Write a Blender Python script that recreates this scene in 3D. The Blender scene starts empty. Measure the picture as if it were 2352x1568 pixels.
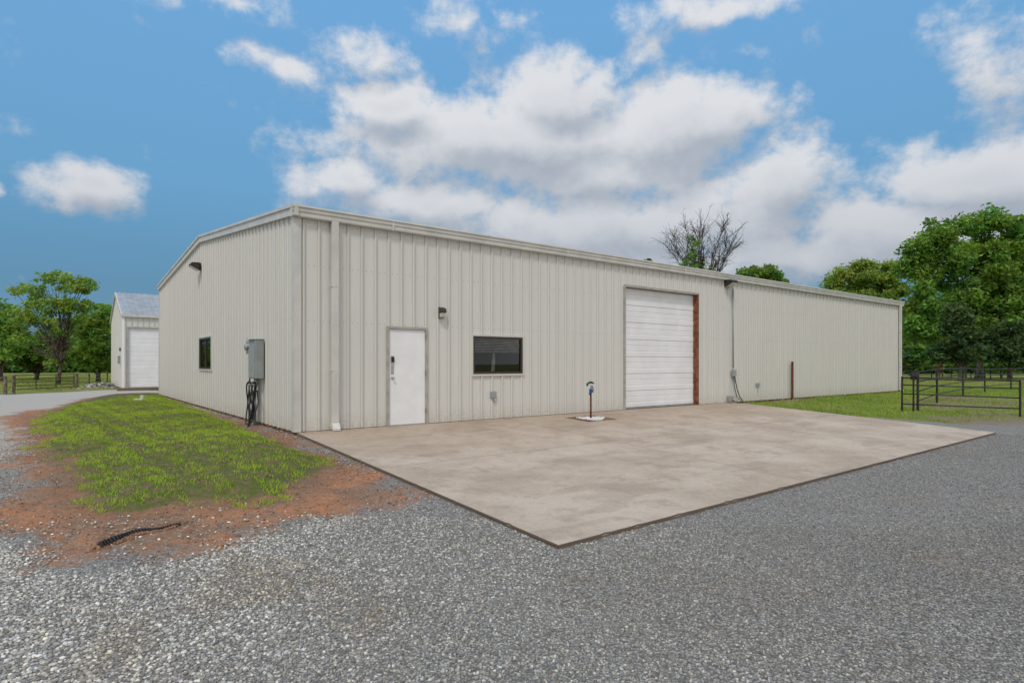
import bpy, math, random
import numpy as np
from mathutils import Vector
rng = np.random.default_rng(7); random.seed(7)
C = bpy.context.scene.collection
F = 1378.0; CX = 1176.0; HY = 835.0; CH = 1.35
DU = (0.792, 0.610); CO = (-4.24, 11.77); ANG = math.atan2(.610, .792)

# ------------------------------------------------------------------ survey helpers
def kx(px): return (px-CX)/F
def tf(px):
    k = kx(px); return (-CO[0]+CO[1]*k)/(DU[0]-DU[1]*k)
def zf(px, py):
    Y = CO[1]+DU[1]*tf(px); return CH-(py-HY)/F*Y
def sg(px):
    k = kx(px); return (CO[0]-CO[1]*k)/(DU[1]+DU[0]*k)
def sstep(x): x = np.clip(x, 0, 1); return x*x*(3-2*x)
def uv(x, y):
    a = x-CO[0]; b = y-CO[1]
    return a*DU[0]+b*DU[1], -a*DU[1]+b*DU[0]
def world(u, v, z=0): return (CO[0]+u*DU[0]-v*DU[1], CO[1]+u*DU[1]+v*DU[0], z)
def gh(x, y):
    x = np.asarray(x, float); y = np.asarray(y, float)
    u, v = uv(x, y)
    a = np.clip(-v/8.0, 0, 1); b = sstep(-u/7.0)*.6; c = sstep((u-30)/8)*.7; e = sstep((v-18)/8)*.7
    h = -.05-.38*(1-(1-a)*(1-b)*(1-c)*(1-e))
    w = sstep((-u)/2.0)+sstep((u-15.5)/2)+sstep((-v-8)/2)
    h = h+np.clip(w, 0, 1)*.018*(np.sin(x*1.7+y*.9)+np.sin(x*.8-y*1.9+1)+.6*np.sin(3.1*x+2.3*y))
    h = h-.09*np.exp(-((x+4.0)**2/.35**2+(y-5.62)**2/.2**2))
    return h
def P(px, py):
    z = -.2
    for i in range(40):
        Y = (CH-z)*F/(py-HY); X = kx(px)*Y
        z = .5*z+.5*float(gh(X, Y))
    return (X, Y, z)
def at(px, py, Y): return (kx(px)*Y, Y, CH-(py-HY)/F*Y)

# ------------------------------------------------------------------ mesh helpers
class MB:
    def __init__(s): s.v = []; s.f = []
    def quad(s, a, b, c, d):
        n = len(s.v); s.v += [a, b, c, d]; s.f.append((n, n+1, n+2, n+3)); return s
    def box(s, x0, x1, y0, y1, z0, z1):
        n = len(s.v)
        s.v += [(x0,y0,z0),(x1,y0,z0),(x1,y1,z0),(x0,y1,z0),(x0,y0,z1),(x1,y0,z1),(x1,y1,z1),(x0,y1,z1)]
        s.f += [tuple(n+i for i in q) for q in ((0,3,2,1),(4,5,6,7),(0,1,5,4),(1,2,6,5),(2,3,7,6),(3,0,4,7))]; return s
    def extrude(s, prof, a, b, mapf):
        n = len(s.v); m = len(prof)
        for t in (a, b):
            for p in prof: s.v.append(mapf(t, p[0], p[1]))
        for i in range(m):
            j = (i+1) % m; s.f.append((n+i, n+j, n+m+j, n+m+i))
        s.f.append(tuple(n+i for i in range(m))[::-1]); s.f.append(tuple(n+m+i for i in range(m))); return s
    def tube(s, pts, r, k=8, cap=True):
        pts = [Vector(p) for p in pts]
        if not hasattr(r, '__len__'): r = [r]*len(pts)
        n0 = len(s.v); ref = None
        for i, p in enumerate(pts):
            d = (pts[min(i+1, len(pts)-1)]-pts[max(i-1, 0)])
            d = d.normalized() if d.length > 1e-9 else Vector((0,0,1))
            if ref is None: ref = Vector((1,0,0)) if abs(d.x) < .8 else Vector((0,1,0))
            a = (ref-d*ref.dot(d))
            if a.length < 1e-6: a = d.orthogonal()
            a.normalize(); ref = a; b = d.cross(a)
            for j in range(k):
                t = 2*math.pi*j/k
                s.v.append(tuple(p+(a*math.cos(t)+b*math.sin(t))*r[i]))
        for i in range(len(pts)-1):
            for j in range(k):
                q = (j+1) % k
                s.f.append((n0+i*k+j, n0+i*k+q, n0+(i+1)*k+q, n0+(i+1)*k+j))
        if cap:
            s.f.append(tuple(n0+j for j in range(k))[::-1]); n1 = n0+(len(pts)-1)*k
            s.f.append(tuple(n1+j for j in range(k)))
        return s
    def build(s, name, mat, parent=None, smooth=False, bevel=0, label=None):
        me = bpy.data.meshes.new(name); me.from_pydata(s.v, [], s.f); me.update()
        if smooth: me.polygons.foreach_set('use_smooth', [True]*len(me.polygons))
        o = bpy.data.objects.new(name, me); C.objects.link(o)
        me.materials.append(mat)
        if parent: o.parent = parent
        if bevel:
            b = o.modifiers.new('bevel', 'BEVEL'); b.width = bevel; b.segments = 2; b.limit_method = 'ANGLE'
        if label: o['label'] = label
        return o
def npmesh(name, v, f, mat, col=None, parent=None, smooth=False):
    me = bpy.data.meshes.new(name); v = np.ascontiguousarray(v, np.float32); f = np.ascontiguousarray(f, np.int32)
    k = f.shape[1]
    me.vertices.add(len(v)); me.vertices.foreach_set('co', v.ravel())
    me.loops.add(f.size); me.loops.foreach_set('vertex_index', f.ravel())
    me.polygons.add(len(f)); me.polygons.foreach_set('loop_start', np.arange(0, f.size, k, dtype=np.int32))
    me.polygons.foreach_set('loop_total', np.full(len(f), k, np.int32))
    if smooth: me.polygons.foreach_set('use_smooth', np.ones(len(f), bool))
    me.update(calc_edges=True)
    if col is not None:
        a = me.attributes.new('col', 'FLOAT_COLOR', 'POINT')
        c = np.ones((len(v), 4), np.float32); c[:, :3] = col; a.data.foreach_set('color', c.ravel())
    me.materials.append(mat)
    o = bpy.data.objects.new(name, me); C.objects.link(o)
    if parent: o.parent = parent
    return o
def tag(o, label=None, cat=None, group=None, kind=None):
    if label: o['label'] = label
    if cat: o['category'] = cat
    if group: o['group'] = group
    if kind: o['kind'] = kind
    return o
def empty(name, loc, rz=0, label=None, cat=None, group=None):
    o = bpy.data.objects.new(name, None); C.objects.link(o); o.location = loc; o.rotation_euler = (0,0,rz)
    o.empty_display_size = .2
    return tag(o, label, cat, group)

# ------------------------------------------------------------------ materials
def newmat(name):
    m = bpy.data.materials.new(name); m.use_nodes = True; nt = m.node_tree
    return m, nt, nt.nodes['Principled BSDF']
def N(nt, t, **kw):
    n = nt.nodes.new(t)
    for k, v in kw.items():
        if k in n.inputs.keys(): n.inputs[k].default_value = v
        else: setattr(n, k, v)
    return n
def math_(nt, op, a, b=None, c=None, clamp=False):
    n = nt.nodes.new('ShaderNodeMath'); n.operation = op; n.use_clamp = clamp
    for i, x in enumerate((a, b, c)):
        if x is None: continue
        if isinstance(x, (int, float)): n.inputs[i].default_value = x
        else: nt.links.new(x, n.inputs[i])
    return n.outputs[0]
def mix(nt, f, a, b, bt='MIX'):
    n = nt.nodes.new('ShaderNodeMix'); n.data_type = 'RGBA'; n.blend_type = bt
    for i, x in ((0, f), (6, a), (7, b)):
        if isinstance(x, (int, float)): n.inputs[i].default_value = x
        elif isinstance(x, tuple): n.inputs[i].default_value = (*x, 1)
        else: nt.links.new(x, n.inputs[i])
    return n.outputs[2]
def noise(nt, vec, scale, detail=4, rough=.55, dist=0):
    n = nt.nodes.new('ShaderNodeTexNoise'); n.inputs['Scale'].default_value = scale; n.inputs['Detail'].default_value = detail
    n.inputs['Roughness'].default_value = rough; n.inputs['Distortion'].default_value = dist
    if vec is not None: nt.links.new(vec, n.inputs['Vector'])
    return n.outputs['Fac']
def mapr(nt, x, a, b, c=0, d=1, smooth=True):
    n = nt.nodes.new('ShaderNodeMapRange'); n.interpolation_type = 'SMOOTHSTEP' if smooth else 'LINEAR'
    nt.links.new(x, n.inputs[0])
    for i, q in enumerate((a, b, c, d)): n.inputs[1+i].default_value = q
    return n.outputs[0]
def vscale(nt, vec, s):
    n = nt.nodes.new('ShaderNodeVectorMath'); n.operation = 'MULTIPLY'; nt.links.new(vec, n.inputs[0]); n.inputs[1].default_value = s
    return n.outputs[0]
def bump(nt, h, bsdf, strength=.3, dist=.01):
    n = nt.nodes.new('ShaderNodeBump'); n.inputs['Strength'].default_value = strength; n.inputs['Distance'].default_value = dist
    nt.links.new(h, n.inputs['Height']); nt.links.new(n.outputs[0], bsdf.inputs['Normal'])
def obj_co(nt): return nt.nodes.new('ShaderNodeTexCoord').outputs['Object']

def simple(name, c, rough=.5, metal=0, var=.12, scale=6, spec=.5, bmp=0):
    m, nt, b = newmat(name); co = obj_co(nt)
    f = noise(nt, co, scale, 3)
    c2 = tuple(x*(1-var*2.2) for x in c); c1 = tuple(min(1, x*(1+var)) for x in c)
    nt.links.new(mix(nt, mapr(nt, f, .3, .7), c2, c1), b.inputs['Base Color'])
    b.inputs['Roughness'].default_value = rough; b.inputs['Metallic'].default_value = metal
    b.inputs['Specular IOR Level'].default_value = spec
    if bmp: bump(nt, noise(nt, co, scale*6, 3), b, bmp, .004)
    return m

def wall_mat(name, base):
    m, nt, b = newmat(name); co = obj_co(nt)
    sep = N(nt, 'ShaderNodeSeparateXYZ'); nt.links.new(co, sep.inputs[0])
    st = noise(nt, vscale(nt, co, (4, 4, .3)), 1.0, 4, .6)
    blot = noise(nt, co, .7, 3, .6)
    fine = noise(nt, co, 14, 4, .7)
    dark = tuple(x*.97 for x in base); lite = tuple(min(1, x*1.02) for x in base)
    c = mix(nt, mapr(nt, st, .35, .68), dark, lite)
    c = mix(nt, math_(nt, 'MULTIPLY', mapr(nt, blot, .45, .7), .14), c, tuple(x*.9 for x in base))
    c = mix(nt, math_(nt, 'MULTIPLY', mapr(nt, fine, .55, .8), .07), c, (.36, .34, .30))
    low = mapr(nt, sep.outputs[2], .45, 0.0)
    low = math_(nt, 'MULTIPLY', low, mapr(nt, fine, .3, .65))
    c = mix(nt, math_(nt, 'MULTIPLY', low, .35), c, (.33, .28, .21))
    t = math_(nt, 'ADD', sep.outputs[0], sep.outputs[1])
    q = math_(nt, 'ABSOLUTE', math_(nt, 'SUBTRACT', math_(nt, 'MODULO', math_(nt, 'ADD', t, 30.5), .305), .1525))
    rib_shade = math_(nt, 'MULTIPLY', mapr(nt, q, .018, .026), mapr(nt, q, .044, .035))  # dark lines along the rib edges: crease shade painted into the wall colour
    c = mix(nt, math_(nt, 'MULTIPLY', rib_shade, mapr(nt, st, .2, .7, .38, .46)), c, (.27, .26, .235))
    nt.links.new(c, b.inputs['Base Color'])
    b.inputs['Roughness'].default_value = .42; b.inputs['Specular IOR Level'].default_value = .45
    bump(nt, noise(nt, vscale(nt, co, (1, 1, .5)), 2.2, 2), b, .2, .02)
    return m
M = {}
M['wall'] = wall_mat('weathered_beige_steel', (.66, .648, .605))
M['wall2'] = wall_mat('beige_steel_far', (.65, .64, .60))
M['trim'] = simple('beige_trim', (.59, .58, .54), .4, 0, .05, 3)
M['trimlite'] = simple('pale_trim', (.67, .66, .63), .4, 0, .04, 3)
M['wallflat'] = simple('beige_downspout_steel', (.605, .593, .553), .45, 0, .05, 2)
M['roof'] = simple('galvanised_roof', (.42, .45, .48), .45, .3, .08, 2)
M['white'] = simple('white_paint', (.83, .83, .84), .35, 0, .02, 3)
M['whitedoor'] = simple('white_corrugated_steel', (.82, .82, .83), .42, 0, .025, 2)
M['frame'] = simple('frame_beige', (.40, .38, .34), .45, 0, .08, 5)
M['brown'] = simple('dark_brown_frame', (.05, .036, .028), .4, 0, .1, 5)
M['rust'] = simple('red_oxide_steel', (.25, .10, .055), .7, 0, .22, 7, .3, .3)
M['rustpipe'] = simple('rusty_pipe', (.17, .06, .035), .8, 0, .3, 20, .2, .4)
M['black'] = simple('black_rubber', (.016, .016, .017), .45, 0, .2, 10)
M['blackpipe'] = simple('black_painted_pipe', (.026, .023, .021), .45, 0, .2, 6)
M['bronze'] = simple('bronze_fixture', (.05, .042, .036), .4, .3, .1, 9)
M['greybox'] = simple('grey_painted_box', (.32, .35, .35), .45, .1, .06, 5)
M['steel'] = simple('brushed_steel', (.55, .55, .54), .28, .9, .08, 20)
M['lens'] = simple('frosted_lens', (.55, .54, .48), .15, 0, .1, 20)
M['blue'] = simple('blue_enamel', (.015, .06, .24), .35, 0, .1, 10)
M['green'] = simple('green_hose_fitting', (.02, .07, .055), .4, 0, .1, 10)
M['found'] = simple('stained_foundation', (.19, .115, .08), .9, 0, .3, 4, .2, .5)
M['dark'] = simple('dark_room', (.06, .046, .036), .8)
M['blind'] = simple('blind_slats', (.60, .58, .54), .5)
M['wood'] = simple('weathered_wood', (.20, .16, .12), .85, 0, .3, 8, .2, .5)
M['plastic'] = simple('white_plastic', (.75, .75, .72), .4, 0, .06, 8)
M['bark'] = simple('bark', (.13, .105, .08), .9, 0, .35, 5, .2, .7)
M['darkbark'] = simple('dark_twig_bark', (.085, .072, .058), .9, 0, .3, 5, .2)
M['palebark'] = simple('pale_bark', (.27, .25, .21), .9, 0, .3, 4, .2, .6)
def glass():
    m, nt, b = newmat('window_glass'); nt.nodes.remove(b); out = nt.nodes['Material Output']
    t = N(nt, 'ShaderNodeBsdfTransparent'); t.inputs[0].default_value = (.8, .81, .8, 1)
    g = N(nt, 'ShaderNodeBsdfGlossy'); g.inputs['Roughness'].default_value = .015
    fr = N(nt, 'ShaderNodeFresnel'); fr.inputs[0].default_value = 1.45
    mx = N(nt, 'ShaderNodeMixShader'); nt.links.new(fr.outputs[0], mx.inputs[0]); nt.links.new(t.outputs[0], mx.inputs[1]); nt.links.new(g.outputs[0], mx.inputs[2])
    nt.links.new(mx.outputs[0], out.inputs[0]); return m
M['glass'] = glass()
def colmat(name, rough=.7, trans=0, spec=.3):
    m, nt, b = newmat(name); a = N(nt, 'ShaderNodeAttribute', attribute_name='col')
    nt.links.new(a.outputs['Color'], b.inputs['Base Color']); b.inputs['Roughness'].default_value = rough
    b.inputs['Specular IOR Level'].default_value = spec
    if trans:
        t = N(nt, 'ShaderNodeBsdfTranslucent'); nt.links.new(mix(nt, 1.0, a.outputs['Color'], (1.3, 1.5, .6), 'MULTIPLY'), t.inputs[0])
        mx = N(nt, 'ShaderNodeMixShader'); mx.inputs[0].default_value = trans
        nt.links.new(b.outputs[0], mx.inputs[1]); nt.links.new(t.outputs[0], mx.inputs[2])
        nt.links.new(mx.outputs[0], nt.nodes['Material Output'].inputs[0])
    return m
M['leaf'] = colmat('leaf', .55, .36); M['blade'] = colmat('grass_blade', .7, .3); M['stone'] = colmat('stone', .8, 0, .3)

# ------------------------------------------------------------------ region polygons (world)
def sd(poly, x, y):
    poly = np.array([(p[0], p[1]) for p in poly]); d = np.full(x.shape, 1e9); ins = np.zeros(x.shape, bool)
    n = len(poly)
    for i in range(n):
        ax, ay = poly[i]; bx, by = poly[(i+1) % n]
        ex, ey = bx-ax, by-ay; wx, wy = x-ax, y-ay
        t = np.clip((wx*ex+wy*ey)/(ex*ex+ey*ey+1e-12), 0, 1)
        d = np.minimum(d, (wx-ex*t)**2+(wy-ey*t)**2)
        c = ((ay > y) != (by > y)) & (x < (bx-ax)*(y-ay)/(by-ay+1e-12)+ax); ins ^= c
    d = np.sqrt(d); return np.where(ins, d, -d)
GRASS = [P(*q) for q in [(368,903),(300,905),(215,916),(150,935),(100,962),(92,985),(125,1003),(95,1030),(130,1052),(190,1045),(155,1075),(195,1100),(170,1120),(215,1150),(240,1180),(330,1172),(375,1165),(450,1150),(560,1148),(640,1132),(690,1105),(757,1072),(735,1052),(670,1030),(600,1003),(520,970),(440,938),(385,918)]]
DIRT = [P(*q) for q in [(130,932),(40,945),(-30,960),(0,985),(20,1020),(0,1060),(10,1110),(-40,1150),(-110,1180),(-90,1225),(0,1265),(110,1298),(250,1308),(420,1298),(550,1255),(660,1208),(810,1185),(950,1162)]]+[world(.1,-5.1,0), world(.1,0,0), world(.1,10,0)]+[P(*q) for q in [(368,900),(250,905)]]
GRAVEL = [P(*q) for q in [(-900,912),(-200,908),(0,908),(100,902),(200,897),(300,893)]]+[at(372,893,36), (-10,45,0),(-6,45,0), world(5,10,0), world(14,2,0), world(14.9,-3,0)]+[P(*q) for q in [(2180,972),(2260,968),(2352,966),(2700,960),(3300,965)]]+[(60,-30,0),(-60,-30,0)]
PATIO = [(0,0), (15.2,0), (14.84,-7.43), (0,-7.67)]
PATW = [world(*q) for q in PATIO]
BARE = [[P(*q) for q in [(2060,930),(2120,912),(2250,903),(2400,908),(2420,930),(2300,945),(2160,942)]],
        [P(*q) for q in [(1740,925),(1800,915),(1900,918),(1830,926)]],
        [P(*q) for q in [(2080,955),(2352,945),(2600,945),(2600,975),(2200,975)]]]
def smooth_noise(x, y, s):
    return (np.sin(x*s*1.3+1.7*np.sin(y*s*.9))+np.sin(y*s*1.1+1.3*np.sin(x*s*1.6+2))+np.sin((x+y)*s*2.3+1)*.6)/2.6

# ------------------------------------------------------------------ ground
def axis(fs, fe, step, lo, hi):
    mid = np.arange(fs, fe, step); out = [fe]; s = step
    while out[-1] < hi: s *= 1.25; out.append(out[-1]+s)
    left = [fs]; s = step
    while left[-1] > lo: s *= 1.25; left.append(left[-1]-s)
    return np.array(left[::-1][:-1]+list(mid)+out)
xs = axis(-14, 20, .10, -2500, 2500); ys = axis(1.5, 27, .10, -300, 3000)
gx, gy = np.meshgrid(xs, ys); X = gx.ravel(); Y = gy.ravel()
sdg = sd(GRASS, X, Y); sdd = sd(DIRT, X, Y); sdv = sd(GRAVEL, X, Y)
def surf(x, y):
    g = sd(GRASS, x, y); d = sd(DIRT, x, y)
    rough = sstep((d+.2)/.6)*.018*(smooth_noise(x+3, y, 5.3)+.7*smooth_noise(x, y+4, 11))
    return gh(x, y)+.11*sstep((g+.1)/.7)+rough
Z = surf(X, Y)
sdb = np.max([sd(b, X, Y) for b in BARE], axis=0)
pat = sd(PATW, X, Y); Z = np.where(pat > .12, Z-.05, Z)
nx, ny = len(xs), len(ys); idx = np.arange(nx*ny).reshape(ny, nx)
fc = np.stack([idx[:-1,:-1], idx[:-1,1:], idx[1:,1:], idx[1:,:-1]], -1).reshape(-1, 4)
def ground_mat():
    m, nt, b = newmat('ground_surface'); co = obj_co(nt)
    def att(n): return N(nt, 'ShaderNodeAttribute', attribute_name=n).outputs['Fac']
    n1 = noise(nt, co, 1.6, 4, .65); n2 = noise(nt, co, 9, 5, .7); n3 = noise(nt, co, .35, 3, .6)
    wob = math_(nt, 'ADD', math_(nt, 'MULTIPLY', math_(nt, 'SUBTRACT', n1, .5), 1.6), math_(nt, 'MULTIPLY', math_(nt, 'SUBTRACT', n2, .5), .9))
    def mask(n, lo=-.15, hi=.15, w=1.0):
        return mapr(nt, math_(nt, 'ADD', att(n), math_(nt, 'MULTIPLY', wob, w)), lo, hi)
    v1 = N(nt, 'ShaderNodeTexVoronoi', feature='F1'); v1.inputs['Scale'].default_value = 58; nt.links.new(co, v1.inputs['Vector'])
    sp = N(nt, 'ShaderNodeSeparateColor'); nt.links.new(v1.outputs['Color'], sp.inputs[0])
    r = N(nt, 'ShaderNodeValToRGB'); r.color_ramp.elements[0].color = (.16,.155,.15,1); r.color_ramp.elements[1].color = (.60,.585,.56,1)
    e = r.color_ramp.elements.new(.5); e.color = (.31,.305,.295,1)
    e = r.color_ramp.elements.new(.8); e.color = (.43,.42,.40,1)
    nt.links.new(sp.outputs[0], r.inputs[0])
    gcol = mix(nt, mapr(nt, v1.outputs['Distance'], .35, .75), r.outputs[0], (.15,.145,.14))
    gcol = mix(nt, math_(nt, 'MULTIPLY', mapr(nt, n3, .35, .65), .3), gcol, (.25,.246,.24))
    gcol = mix(nt, math_(nt, 'MULTIPLY', mapr(nt, n1, .52, .72), .45), gcol, (.27,.22,.17))
    sx = N(nt, 'ShaderNodeSeparateXYZ'); nt.links.new(co, sx.inputs[0])
    gcol = mix(nt, math_(nt, 'MULTIPLY', mapr(nt, sx.outputs[0], -6.0, -12.0), .7), gcol, (.56,.54,.505))
    # dirt
    d = mix(nt, mapr(nt, n1, .38, .62), (.255,.165,.112), (.43,.20,.105))
    d = mix(nt, math_(nt, 'MULTIPLY', mapr(nt, n2, .50, .66), .6), d, (.145,.095,.068))
    d = mix(nt, math_(nt, 'MULTIPLY', mapr(nt, n2, .45, .30), .4), d, (.48,.31,.205))
    d = mix(nt, math_(nt, 'MULTIPLY', mapr(nt, sp.outputs[1], .90, .94), .5), d, (.42,.38,.33))
    fcol = mix(nt, mapr(nt, n3, .35, .65), (.15,.20,.045), (.29,.29,.11))
    fcol = mix(nt, mapr(nt, n2, .45, .75), fcol, (.12,.16,.04))
    gs = mix(nt, mapr(nt, n2, .45, .6), (.10,.13,.03), (.19,.135,.085))
    c = mix(nt, mask('gravel', -.2, .2, .5), fcol, gcol)
    dm = mask('dirt', -.1, .5, 1.3)
    c = mix(nt, dm, c, d)
    # darker soil tone next to the turf edge
    gd = math_(nt, 'MULTIPLY', mask('grass', -.6, -.1, .7), .4)
    c = mix(nt, math_(nt, 'MULTIPLY', gd, dm), c, (.16,.105,.072))
    c = mix(nt, math_(nt, 'MULTIPLY', mask('bare', -.3, .5, 1.2), .75), c, (.24,.19,.13))
    c = mix(nt, mask('grass', -.08, .12, .5), c, gs)
    nt.links.new(c, b.inputs['Base Color']); b.inputs['Roughness'].default_value = .9; b.inputs['Specular IOR Level'].default_value = .2
    h = math_(nt, 'ADD', math_(nt, 'MULTIPLY', v1.outputs['Distance'], -.6), math_(nt, 'MULTIPLY', n2, 1.5))
    bump(nt, h, b, .8, .025)
    return m
ground = npmesh('ground', np.stack([X, Y, Z], 1), fc, ground_mat(), smooth=True)
for nm, val in (('grass', sdg), ('dirt', sdd), ('gravel', sdv), ('bare', sdb)):
    a = ground.data.attributes.new(nm, 'FLOAT', 'POINT'); a.data.foreach_set('value', np.clip(val, -4, 4).astype(np.float32))
tag(ground, 'gravel yard with red dirt margins running out to open green pasture', 'ground', kind='structure')

# patio
def conc():
    m, nt, b = newmat('patio_concrete'); co = obj_co(nt)
    n1 = noise(nt, co, .6, 6, .65); n2 = noise(nt, co, 2.6, 7, .75); n3 = noise(nt, co, 70, 2, .7); n5 = noise(nt, co, 16, 3, .6)
    c = mix(nt, mapr(nt, n1, .37, .63), (.40,.325,.26), (.53,.45,.375))
    c = mix(nt, math_(nt, 'MULTIPLY', mapr(nt, n2, .48, .68), .6), c, (.31,.24,.185))
    c = mix(nt, math_(nt, 'MULTIPLY', mapr(nt, n3, .48, .66), .35), c, (.60,.54,.48))
    c = mix(nt, math_(nt, 'MULTIPLY', mapr(nt, n5, .52, .7), .3), c, (.28,.23,.19))
    n4 = noise(nt, vscale(nt, co, (.5,1.4,1)), 1.3, 2, .5)
    c = mix(nt, math_(nt, 'MULTIPLY', mapr(nt, n4, .60, .66), .28), c, (.25,.20,.16))
    s2 = N(nt, 'ShaderNodeSeparateXYZ'); nt.links.new(co, s2.inputs[0])
    c = mix(nt, math_(nt, 'MULTIPLY', mapr(nt, math_(nt, 'ADD', s2.outputs[1], math_(nt, 'MULTIPLY', n2, 2.0)), -3.0, 1.0), .45), c, (.33,.24,.17))
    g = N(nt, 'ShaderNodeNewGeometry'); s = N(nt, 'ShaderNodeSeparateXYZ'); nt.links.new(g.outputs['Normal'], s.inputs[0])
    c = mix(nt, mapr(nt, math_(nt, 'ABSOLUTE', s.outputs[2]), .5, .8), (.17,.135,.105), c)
    nt.links.new(c, b.inputs['Base Color']); b.inputs['Roughness'].default_value = .85; b.inputs['Specular IOR Level'].default_value = .25
    bump(nt, n3, b, .4, .004); return m
M['conc'] = conc()
pt = MB(); SL = .048
def lerp(a, b, t): return a+(b-a)*t
def pp(a, b):
    e0 = (lerp(0, 15.2, a), 0); e1 = (lerp(0, 14.84, a), lerp(-7.67, -7.43, a))
    return lerp(e0[0], e1[0], b), lerp(e0[1], e1[1], b)
rr = random.Random(3)
for i, (a0, a1) in enumerate(((0, .333), (.333, .666), (.666, 1))):
    for j, (b0, b1) in enumerate(((0, .49), (.49, 1))):
        ga = .0004; gb = .0008
        A0, A1, B0, B1 = a0+(ga if i else 0), a1-(ga if i < 2 else 0), b0+(gb if j else 0), b1-(gb if not j else 0)
        q = []; K = 60
        def chip(o): return (rr.random()**8)*.0016 if o else 0
        for k in range(K): q.append(pp(lerp(A0, A1, k/K), B0))
        for k in range(K): q.append(pp(A1-chip(i == 2 and k), lerp(B0, B1, k/K)))
        for k in range(K): q.append(pp(lerp(A1, A0, k/K), B1-chip(j == 1 and k)*1.6))
        for k in range(K): q.append(pp(A0+chip(i == 0 and k), lerp(B1, B0, k/K)))
        n = len(pt.v); m_ = len(q)
        pt.v += [(u, v, SL*v) for u, v in q]+[(u, v, SL*v-.02) for u, v in q]
        pt.f.append(tuple(range(n, n+m_)))
        for k in range(m_): pt.f.append((n+k, n+(k+1) % m_, n+m_+(k+1) % m_, n+m_+k))
edge = []
for a, b in [((0,0),(1,0)), ((1,0),(1,1)), ((1,1),(0,1)), ((0,1),(0,0))]:
    for k in range(90):
        t = k/90; u, v = pp(lerp(a[0], b[0], t), lerp(a[1], b[1], t))
        r = .006+.006*random.random(); cu, cv = 7.5, -3.8
        L = math.hypot(u-cu, v-cv); edge.append((u-(u-cu)/L*r, v-(v-cv)/L*r))
n = len(pt.v); m_ = len(edge)
pt.v += [(u, v, SL*v-.0205) for u, v in edge]+[(u, v, SL*v-.3) for u, v in edge]
pt.f.append(tuple(range(n, n+m_)))
for k in range(m_): pt.f.append((n+k, n+(k+1) % m_, n+m_+(k+1) % m_, n+m_+k))
pat_o = pt.build('concrete_patio', M['conc']); pat_o.location = (CO[0], CO[1], 0); pat_o.rotation_euler = (0,0,ANG)
tag(pat_o, 'sloping tan concrete slab in front of the long metal wall', 'patio', kind='structure')

# ------------------------------------------------------------------ stones
def ico():
    t = (1+5**.5)/2
    v = np.array([(-1,t,0),(1,t,0),(-1,-t,0),(1,-t,0),(0,-1,t),(0,1,t),(0,-1,-t),(0,1,-t),(t,0,-1),(t,0,1),(-t,0,-1),(-t,0,1)])/math.sqrt(1+t*t)
    f = np.array([(0,11,5),(0,5,1),(0,1,7),(0,7,10),(0,10,11),(1,5,9),(5,11,4),(11,10,2),(10,7,6),(7,1,8),(3,9,4),(3,4,2),(3,2,6),(3,6,8),(3,8,9),(4,9,5),(2,4,11),(6,2,10),(8,6,7),(9,8,1)])
    return v, f
OCT = (np.array([(1,0,0),(-1,0,0),(0,1,0),(0,-1,0),(0,0,1),(0,0,-1)], float), np.array([(0,2,4),(2,1,4),(1,3,4),(3,0,4),(2,0,5),(1,2,5),(3,1,5),(0,3,5)]))
def stones(name, x, y, z, r, col, base, flat=.6, mat=None):
    bv, bf = base; n = len(x); k = len(bv)
    v = bv[None]*(1+rng.uniform(-.28, .28, (n, k, 1)))
    v = v*np.stack([rng.uniform(.8,1.35,n), rng.uniform(.65,1.1,n), rng.uniform(.5,1,n)*flat/.7], 1)[:, None]
    a = rng.uniform(0, 6.28, n); tl = rng.uniform(-.5, .5, n)
    ct, st = np.cos(tl)[:, None], np.sin(tl)[:, None]
    yv = v[..., 1]*ct-v[..., 2]*st; zv = v[..., 1]*st+v[..., 2]*ct
    ca, sa = np.cos(a)[:, None], np.sin(a)[:, None]
    xv = v[..., 0]*ca-yv*sa; yv2 = v[..., 0]*sa+yv*ca
    V = np.stack([xv, yv2, zv], -1)*r[:, None, None]+np.stack([x, y, z], 1)[:, None]
    Fa = bf[None]+(np.arange(n)*k)[:, None, None]
    colv = np.repeat(col, k, axis=0)
    return npmesh(name, V.reshape(-1, 3), Fa.reshape(-1, 3), mat or M['stone'], colv)
def gcols(n, bright=1.0):
    t = rng.random(n); g = np.where(t < .42, rng.uniform(.15,.27,n), np.where(t < .86, rng.uniform(.26,.44,n), rng.uniform(.46,.68,n)))*bright
    tint = rng.normal(.028, .025, n); c = np.stack([g*(1+tint*1.2), g*(1+tint*.4), g*(.98-tint*1.4)], 1)
    return np.clip(c, .02, .8)
def ground_tone(x, y):
    """broad patches: brown fines showing through, paler left yard, compacted wheel tracks parallel to the slab"""
    br = sstep((smooth_noise(x*1.1, y*1.3+5, 1.2)+.35*smooth_noise(x, y, 4)-.2)/.8)[:, None]
    u, v = uv(x, y); wob = .35*np.sin(u*.25+1)
    tr = np.exp(-((v+10.6+wob)/.45)**2)+np.exp(-((v+12.4+wob)/.45)**2)
    tr = (tr*sstep((u-3)/4))
    left = (1+.26*np.clip(-(x+.5)/4, 0, 1)-.10*np.clip((x-.5)/4, 0, 1))[:, None]
    return (1-br*np.array((.10,.17,.27)))*(1+.12*smooth_noise(x, y+7, .8))[:, None]*(1-.18*tr)[:, None]*left, tr
def scatter(n, y0, y1, spread=1.12):
    yy = np.sqrt(rng.uniform(y0*y0, y1*y1, n)); xx = rng.uniform(-.88*spread, .88*spread, n)*yy+rng.uniform(-.6, .6, n); return xx, yy
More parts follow.
